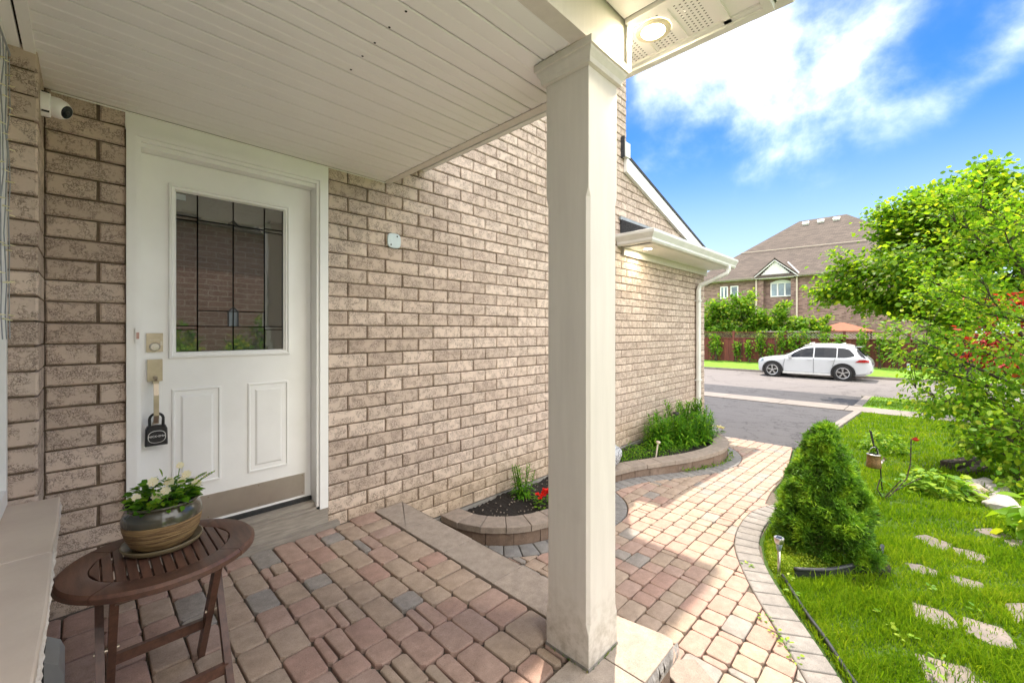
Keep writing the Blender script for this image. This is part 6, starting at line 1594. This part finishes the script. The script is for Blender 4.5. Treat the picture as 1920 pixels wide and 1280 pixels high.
# ------------------------------------------------------------------ car
def build_car():
    cy0 = 1.31; XN = 23.1; wd = 1.84; z0 = -1.06; XCn = XN + wd / 2
    t = thing('parked_car', 'white SUV parked along the far kerb', 'car', (XCn, cy0, z0))
    # local: l forward (+Y), w across (near side -X), h up
    #   l, bottom, belt z, top z, half width at belt, half width at top
    st = [(2.10, .44, .66, .70, .56, .44), (2.06, .30, .72, .82, .73, .62), (1.95, .24, .78, .90, .82, .72), (1.72, .22, .84, .965, .88, .76), (1.40, .22, .90, 1.015, .905, .79), (1.05, .22, .95, 1.06, .915, .81), (.88, .22, .97, 1.085, .92, .80),
          (.66, .22, .98, 1.21, .92, .74), (.40, .22, .985, 1.385, .92, .68), (.14, .22, .99, 1.51, .92, .65), (-.12, .22, .995, 1.57, .92, .64), (-.5, .22, 1.0, 1.60, .92, .645), (-.9, .22, 1.005, 1.605, .92, .645), (-1.3, .22, 1.01, 1.59, .92, .64),
          (-1.62, .22, 1.02, 1.565, .915, .625), (-1.84, .22, 1.03, 1.53, .905, .61), (-2.0, .24, 1.03, 1.36, .89, .62), (-2.17, .28, 1.02, 1.13, .87, .70), (-2.27, .32, .97, 1.04, .84, .72), (-2.36, .36, .88, .93, .78, .68), (-2.42, .44, .72, .76, .68, .62)]
    def section(s):
        l, b, bz_, tz, wb, wt = s
        return [(0, b), (wb * .88, b), (wb * .975, b + .10), (wb * .965, (b + bz_) * .5 - .04), (wb * 1.005, bz_ - .13), (wb * .985, bz_), (wb * .99 + (wt - wb) * .25, bz_ + (tz - bz_) * .22), (wb + (wt - wb) * .95, bz_ + (tz - bz_) * .86), (wt * .90, tz - (tz - bz_) * .04 - .004), (wt * .5, tz + .012), (0, tz + .018)]
    def W(l, wx, h): return (XCn + wx, cy0 + l, z0 + h)
    mb = MB(); vs = []; m_ = 11
    for s in st:
        sec = section(s)
        ring = [(s[0], -w_, h) for w_, h in sec] + [(s[0], w_, h) for w_, h in sec[-2:0:-1]]
        vs += [W(l, w_, h) for l, w_, h in ring]
    m_ = len(ring)
    fs = [(i * m_ + k, i * m_ + (k + 1) % m_, (i + 1) * m_ + (k + 1) % m_, (i + 1) * m_ + k) for i in range(len(st) - 1) for k in range(m_)]
    fs += [tuple(range(m_ - 1, -1, -1)), tuple((len(st) - 1) * m_ + k for k in range(m_))]
    mb.add(vs, fs); mb.build('body', M['carpaint'], t, auto=38)
    stl = sorted(st)
    L_ = [s[0] for s in stl]
    def side(l, f, off=.008):
        """point on the near (-) or far side between belt (f=0) and roof edge (f=1)"""
        bz_ = interp(l, L_, [s[2] for s in stl]); tz = interp(l, L_, [s[3] for s in stl]); wb = interp(l, L_, [s[4] for s in stl]); wt = interp(l, L_, [s[5] for s in stl])
        pts = [(wb * .985, bz_), (wb * .99 + (wt - wb) * .25, bz_ + (tz - bz_) * .22), (wb + (wt - wb) * .95, bz_ + (tz - bz_) * .86), (wt * .9, tz)]
        h = bz_ + (tz - bz_) * f; hs = [p[1] for p in pts]
        return interp(h, hs, [p[0] for p in pts]) + off, h
    def pane(name, lo, mat, s_, parent=None):
        """lo: list of (l, f0, f1)"""
        m2 = MB(); vs = []
        for l, f0, f1 in lo:
            for f in (f0, (f0 + f1) / 2, f1): w_, h = side(l, f); vs.append(W(l, s_ * w_, h))
        m2.add(vs, [(i * 3 + k, i * 3 + k + 1, i * 3 + 4 + k, i * 3 + 3 + k) for i in range(len(lo) - 1) for k in range(2)]); return m2.build(name, mat, parent or t)
    for s_ in (-1, 1):
        pane('side_window', [(.72, .06, .10), (.50, .05, .66), (.25, .05, .80), (.0, .05, .82), (-.28, .05, .82)], M['carglass'], s_)
        pane('side_window', [(-.33, .05, .82), (-.7, .05, .82), (-1.05, .05, .82), (-1.16, .05, .82)], M['carglass'], s_)
        pane('side_window', [(-1.20, .05, .82), (-1.45, .06, .80), (-1.62, .10, .72), (-1.80, .20, .34)], M['carglass'], s_)
        # trims, wheels, arches
        for lw in (1.39, -1.40):
            m2 = MB(); vs = []; nn = 22
            for i in range(nn):
                a = math.pi * (-.08) + math.pi * 1.16 * i / (nn - 1)
                for rr, xo in ((.372, .92), (.382, .950), (.448, .948), (.458, .90)): vs.append(W(lw + rr * math.cos(a), s_ * xo, max(.18, .345 + rr * math.sin(a))))
            m2.add(vs, [(i * 4 + k, i * 4 + k + 1, i * 4 + 5 + k, i * 4 + 4 + k) for i in range(nn - 1) for k in range(3)]); m2.build('wheel_arch', M['black'], t)
            m2 = MB(); m2.lathe(W(lw, s_ * .931, .345), [(0, 0), (.41, 0)], 28, axis=(s_, 0, 0)); m2.build('wheel_well', M['dark'], t)
            wh = bpy.data.objects.new('wheel', None); COL.objects.link(wh); wh.parent = t; wh.location = Vector(W(lw, s_ * .84, .345)) - wloc(t)
            c = W(lw, s_ * .795, .345)
            m2 = MB(); m2.lathe(c, [(.24, -.06), (.33, -.05), (.343, -.02), (.345, .06), (.343, .13), (.325, .155), (.255, .16), (.245, .14)], 36, axis=(s_, 0, 0)); m2.build('tyre', M['rubber'], wh, smooth=True)
            m2 = MB(); m2.lathe(c, [(.255, .155), (.245, .163), (.225, .158), (.222, .10)], 36, axis=(s_, 0, 0))
            for q in range(5):
                for dd in (-.14, .14):
                    a = 2 * math.pi * q / 5 + .3 + dd * .6; a2 = a + dd * .25
                    p0 = Vector(c) + Vector((s_ * .152, .05 * math.cos(a), .05 * math.sin(a))); p1 = Vector(c) + Vector((s_ * .150, .232 * math.cos(a2), .232 * math.sin(a2)))
                    m2.bar(p0, p1, .030, .018, (1, 0, 0))
            m2.lathe(c, [(0, .165), (.055, .162), (.06, .14)], 16, axis=(s_, 0, 0)); m2.build('rim', M['alloy'], wh)
            m2 = MB(); m2.lathe(c, [(0, .09), (.235, .09)], 24, axis=(s_, 0, 0)); m2.build('brake_backing', M['black'], wh)
        m2 = MB(); m2.bar(W(.96, s_ * .905, .25), W(-.95, s_ * .905, .25), .03, .09); m2.build('sill_trim', M['alum'], t)
        # door gaps
        for lo in ([(.92, .30), (.93, .60), (.84, .95)], [(-.30, .28), (-.30, .98)], [(-1.02, .62), (-1.12, .99)], [(-.95, .28), (-1.0, .5)]):
            m2 = MB()
            for (a, h0), (b_, h1) in zip(lo[:-1], lo[1:]):
                x0 = interp(a, L_, [s[4] for s in stl]) * 1.0 + .004; x1 = interp(b_, L_, [s[4] for s in stl]) + .004
                m2.bar(W(a, s_ * x0, h0), W(b_, s_ * x1, h1), .012, .006, (1, 0, 0))
            m2.build('door_gap', M['edging'], t)
        for l in (-.14, -1.0):
            m2 = MB(); m2.bar(W(l - .09, s_ * .938, .90), W(l + .09, s_ * .938, .90), .03, .028); m2.build('door_handle', M['carpaint'], t)
        m2 = MB(); m2.obox(W(.64, s_ * 1.01, 1.06), (.18, .12, .15)); m2.obox(W(.66, s_ * .95, 1.0), (.1, .07, .05), mi=1); m2.build('mirror', [M['carpaint'], M['black']], t)
        m2 = MB(); m2.tube([W(.1, s_ * .56, 1.57), W(-.1, s_ * .58, 1.63), W(-.8, s_ * .585, 1.65), W(-1.5, s_ * .58, 1.62), W(-1.7, s_ * .57, 1.57)], .018, 6); m2.build('roof_rail', M['alum'], t)
        # lamps
        m2 = MB(); m2.add([W(1.99, s_ * .64, .86), W(1.74, s_ * .875, .90), W(1.80, s_ * .87, .79), W(1.99, s_ * .75, .73), W(2.07, s_ * .58, .76)], [(0, 1, 2, 3, 4)]); m2.v = [(x + s_ * .025, y + .02, z) for x, y, z in m2.v]; m2.build('headlight', M['winglass'], t)
        m2 = MB(); m2.add([W(-1.82, s_ * .925, .86), W(-1.98, s_ * .92, .98), W(-2.20, s_ * .885, .985), W(-2.30, s_ * .82, .97), W(-2.32, s_ * .82, .86), W(-2.16, s_ * .90, .86)], [(0, 1, 2, 5), (2, 3, 4, 5)]); m2.v = [(x + s_ * .012, y - .008, z) for x, y, z in m2.v]; m2.build('tail_light', M['carred'], t)
        m2 = MB(); m2.bar(W(-2.0, s_ * .80, .40), W(-2.38, s_ * .74, .46), .03, .06); m2.build('bumper_trim', M['black'], t)
    for l in (-.12, -1.35):
        m2 = MB(); m2.tube([W(l, -.60, 1.63), W(l, -.60, 1.69), W(l, .60, 1.69), W(l, .60, 1.63)], .018, 6); m2.build('roof_bar', M['alum'], t)
    m2 = MB()
    vs = [W(.86, -.68, 1.10), W(.86, .68, 1.10), W(.17, .57, 1.515), W(.17, -.57, 1.515)]; vs = [(x, y + .03, z + .025) for x, y, z in vs]; m2.add(vs, [(0, 1, 2, 3)]); m2.build('windscreen', M['carglass'], t)
    m2 = MB(); vs = [W(-1.87, -.56, 1.50), W(-1.87, .56, 1.50), W(-2.16, .64, 1.14), W(-2.16, -.64, 1.14)]; vs = [(x, y - .03, z + .018) for x, y, z in vs]; m2.add(vs, [(0, 1, 2, 3)]); m2.build('rear_window', M['carglass'], t)
    # glass of the tailgate wraps to the side pillar
    for s_ in (-1, 1):
        m2 = MB(); vs = []
        for l, f0, f1 in ((-1.84, .62, .86), (-1.98, .30, .80), (-2.16, .08, .20)):
            for f in (f0, f1): w_, h = side(l, f, .006); vs.append(W(l - .05, s_ * w_, h))
        m2.add(vs, [(0, 1, 3, 2), (2, 3, 5, 4)]); m2.build('rear_quarter_glass', M['carglass'], t)
    m2 = MB(); m2.obox(W(-1.92, 0, 1.55), (1.18, .26, .035)); m2.build('roof_spoiler', M['carpaint'], t)
    m2 = MB(); m2.obox(W(2.02, 0, .36), (1.2, .10, .14)); m2.build('lower_grille', M['black'], t)
    m2 = MB(); m2.obox(W(2.07, 0, .63), (.9, .03, .07)); m2.build('grille', M['black'], t)
build_car()

# ------------------------------------------------------------------ neighbour's house
nh = thing('neighbour_house', 'brown brick house with a large hip roof and gabled bay across the road', 'house', (36.4, 4, -.7))
HX = 36.4; zg = -.75; ze = 5.30
m2 = MB(); m2.box(HX, 49.2, 6.5, 11.4, zg, ze); m2.box(HX, 49.2, -4.6, 4.15, zg, ze); m2.box(HX + .35, 49, 4.15, 6.5, zg, ze); m2.build('brick_wall', M['nbrick'], nh)
for y0, y1 in ((6.25, 6.78), (3.98, 4.42)):
    m2 = MB(); m2.box(HX - .12, HX, y0, y1, zg, ze - .12); m2.build('brick_pilaster', M['nbrick'], nh)
m2 = MB(); hip(m2, HX - .45, 49.6, -5.05, 11.85, ze, .78, .16); rf = m2.build('roof', M['nroof'], nh)
m2 = MB(); m2.box(HX - .56, HX - .452, -5.1, 3.9, ze + .02, ze + .15); m2.box(HX - .56, HX - .452, 6.8, 11.9, ze + .02, ze + .15); m2.build('gutter', mk('brown_gutter', (.30, .24, .20), None, .5), nh)
m2 = MB(); m2.box(HX - .45, HX, -5, 11.8, ze - .02, ze); m2.build('soffit', M['soffit'], nh)
# bay gable
gy0, gy1, gpk = 3.95, 6.85, 6.72; gm = (gy0 + gy1) / 2
m2 = MB(); m2.add([(HX - .30, gy0 + .3, ze + .05), (HX - .30, gy1 - .3, ze + .05), (HX - .30, gm, gpk - .18)], [(0, 2, 1)]); m2.box(HX - .3, HX + .3, gy0 + .3, gy1 - .3, ze - .05, ze + .06); gb = m2.build('gable_siding', M['white'], nh)
m2 = MB()
for k in range(9):
    z = ze + .10 + k * .13; hw = (gpk - .2 - z) / (gpk - .2 - ze) * (gm - gy0 - .3)
    if hw > .05: m2.box(HX - .312, HX - .301, gm - hw, gm + hw, z, z + .11)
m2.build('siding_board', M['alum'], nh)
for s in (-1, 1):
    ye = gm + s * (gm - gy0 + .12)
    m2 = MB(); a = (HX - .40, gm, gpk); b_ = (HX - .40, ye, ze - .02); m2.bar((a[0], a[1], a[2] - .1), (b_[0], b_[1], b_[2] - .02), .05, .16, (1, 0, 0)); m2.build('rake_fascia', M['soffit'], nh)
    m2 = MB(); m2.add([(HX - .45, gm, gpk + .02), (HX - .45, ye, ze + .04), (HX + 2.2, ye, ze + .04), (HX + 2.2, gm, gpk + .02), (HX - .45, gm, gpk + .10), (HX - .45, ye, ze + .12), (HX + 2.2, ye, ze + .12), (HX + 2.2, gm, gpk + .10)], [(0, 1, 2, 3), (7, 6, 5, 4), (0, 4, 5, 1), (1, 5, 6, 2)]); m2.build('gable_roof', M['nroof'], nh)
m2 = MB(); m2.bar((HX - .47, gy0 - .1, ze + .2), (HX + .9, gy0 + .85, ze + 1.25), .10, .04); m2.build('valley_flashing', M['alum'], nh)
def window(y0, y1, z0, z1, x, panes, arch=0):
    m3 = MB(); f = .08
    m3.box(x - .05, x + .03, y0, y0 + f, z0, z1); m3.box(x - .05, x + .03, y1 - f, y1, z0, z1); m3.box(x - .05, x + .03, y0 + f, y1 - f, z0, z0 + f); m3.box(x - .05, x + .03, y0 + f, y1 - f, z1 - f, z1)
    for k in range(1, panes): yy_ = y0 + (y1 - y0) * k / panes; m3.box(x - .045, x + .03, yy_ - .05, yy_ + .05, z0 + f, z1 - f)
    if arch:
        n = 12; vs = []
        for k in range(n + 1): u = -1 + 2 * k / n; vs += [(x - .05, (y0 + y1) / 2 + u * (y1 - y0) / 2, z1), (x - .05, (y0 + y1) / 2 + u * (y1 - y0) / 2, z1 + .001 + arch * (1 - u * u))]
        m3.add(vs, [(2 * k, 2 * k + 1, 2 * k + 3, 2 * k + 2) for k in range(n)])
    w_ = m3.build('window', M['white'], nh)
    for k in range(panes):
        a = y0 + (y1 - y0) * k / panes + .06; b_ = y0 + (y1 - y0) * (k + 1) / panes - .06
        m4 = MB(); m4.box(x - .004, x + .004, a, b_, z0 + f, z1 - f); m4.build('pane', M['winglass'], w_)
    return w_
window(8.86, 9.46, 3.9, 4.9, HX, 2); window(8.07, 8.66, 3.85, 4.9, HX, 1); window(4.40, 5.85, 3.86, 4.95, HX + .33, 3, .2); window(5.3, 5.9, .6, 1.9, HX + .33, 1); window(-2.6, -1.4, 3.8, 5.0, HX, 2)
for y in (6.72, 4.02):
    m2 = MB(); m2.box(HX - .24, HX - .13, y - .05, y + .05, zg, ze - .05); m2.build('downspout', M['sill'], nh)
m2 = MB(); m2.box(HX - .03, HX, -4.6, 3.97, 3.93, 4.0); m2.build('soldier_course', M['nbrick'], nh)
for q in range(3):
    y = 4.45 - q * 1.05; hx_ = HX + 5.75 + .0; zz = ze + .16 + (hx_ - HX + .45) * .78
    m2 = MB(); m2.obox((hx_, y, zz + .10), (.36, .45, .16), Matrix.Rotation(-.6, 3, 'Y')); m2.build('roof_vent', M['alum'], rf)
m2 = MB(); zz0 = ze + .16; m2.bar((HX - .47 + 3.1, 8.6, zz0 + 3.1 * .78 + .10), (HX - .47 + 2.9, .2, zz0 + 2.9 * .78 + .10), .045, .05); m2.build('roof_flashing', M['sill'], rf)

# house on the other side, mirrored in the door glass, cut narrow to let light into the porch
oh = thing('brick_outbuilding', 'small brown brick outbuilding mirrored in the front door glass', 'building', (-3, -7, -.4))
m2 = MB(); m2.box(-.9, 1.45, -8.6, -5.6, -.5, 2.95); m2.build('brick_wall', M['obrick'], oh)
m2 = MB(); hip(m2, -1.05, 1.6, -8.75, -5.45, 2.95, .25, .1); m2.build('roof', M['nroof'], oh)
for i, (x, y, r_) in enumerate([(-.05, -5.15, .42), (.62, -5.1, .36), (1.2, -5.15, .45)]):
    bush('shrub', ['leafy shrub against the brick outbuilding, mirrored at the left of the door glass', 'leafy shrub mirrored in the middle of the door glass', 'leafy shrub mirrored at the right of the door glass'][i], 'shrub', (x, y, -.4), r_, [1.75, 1.5, 2.1][i], 1100, .10, 'bushd', None, 80 + i, .1)
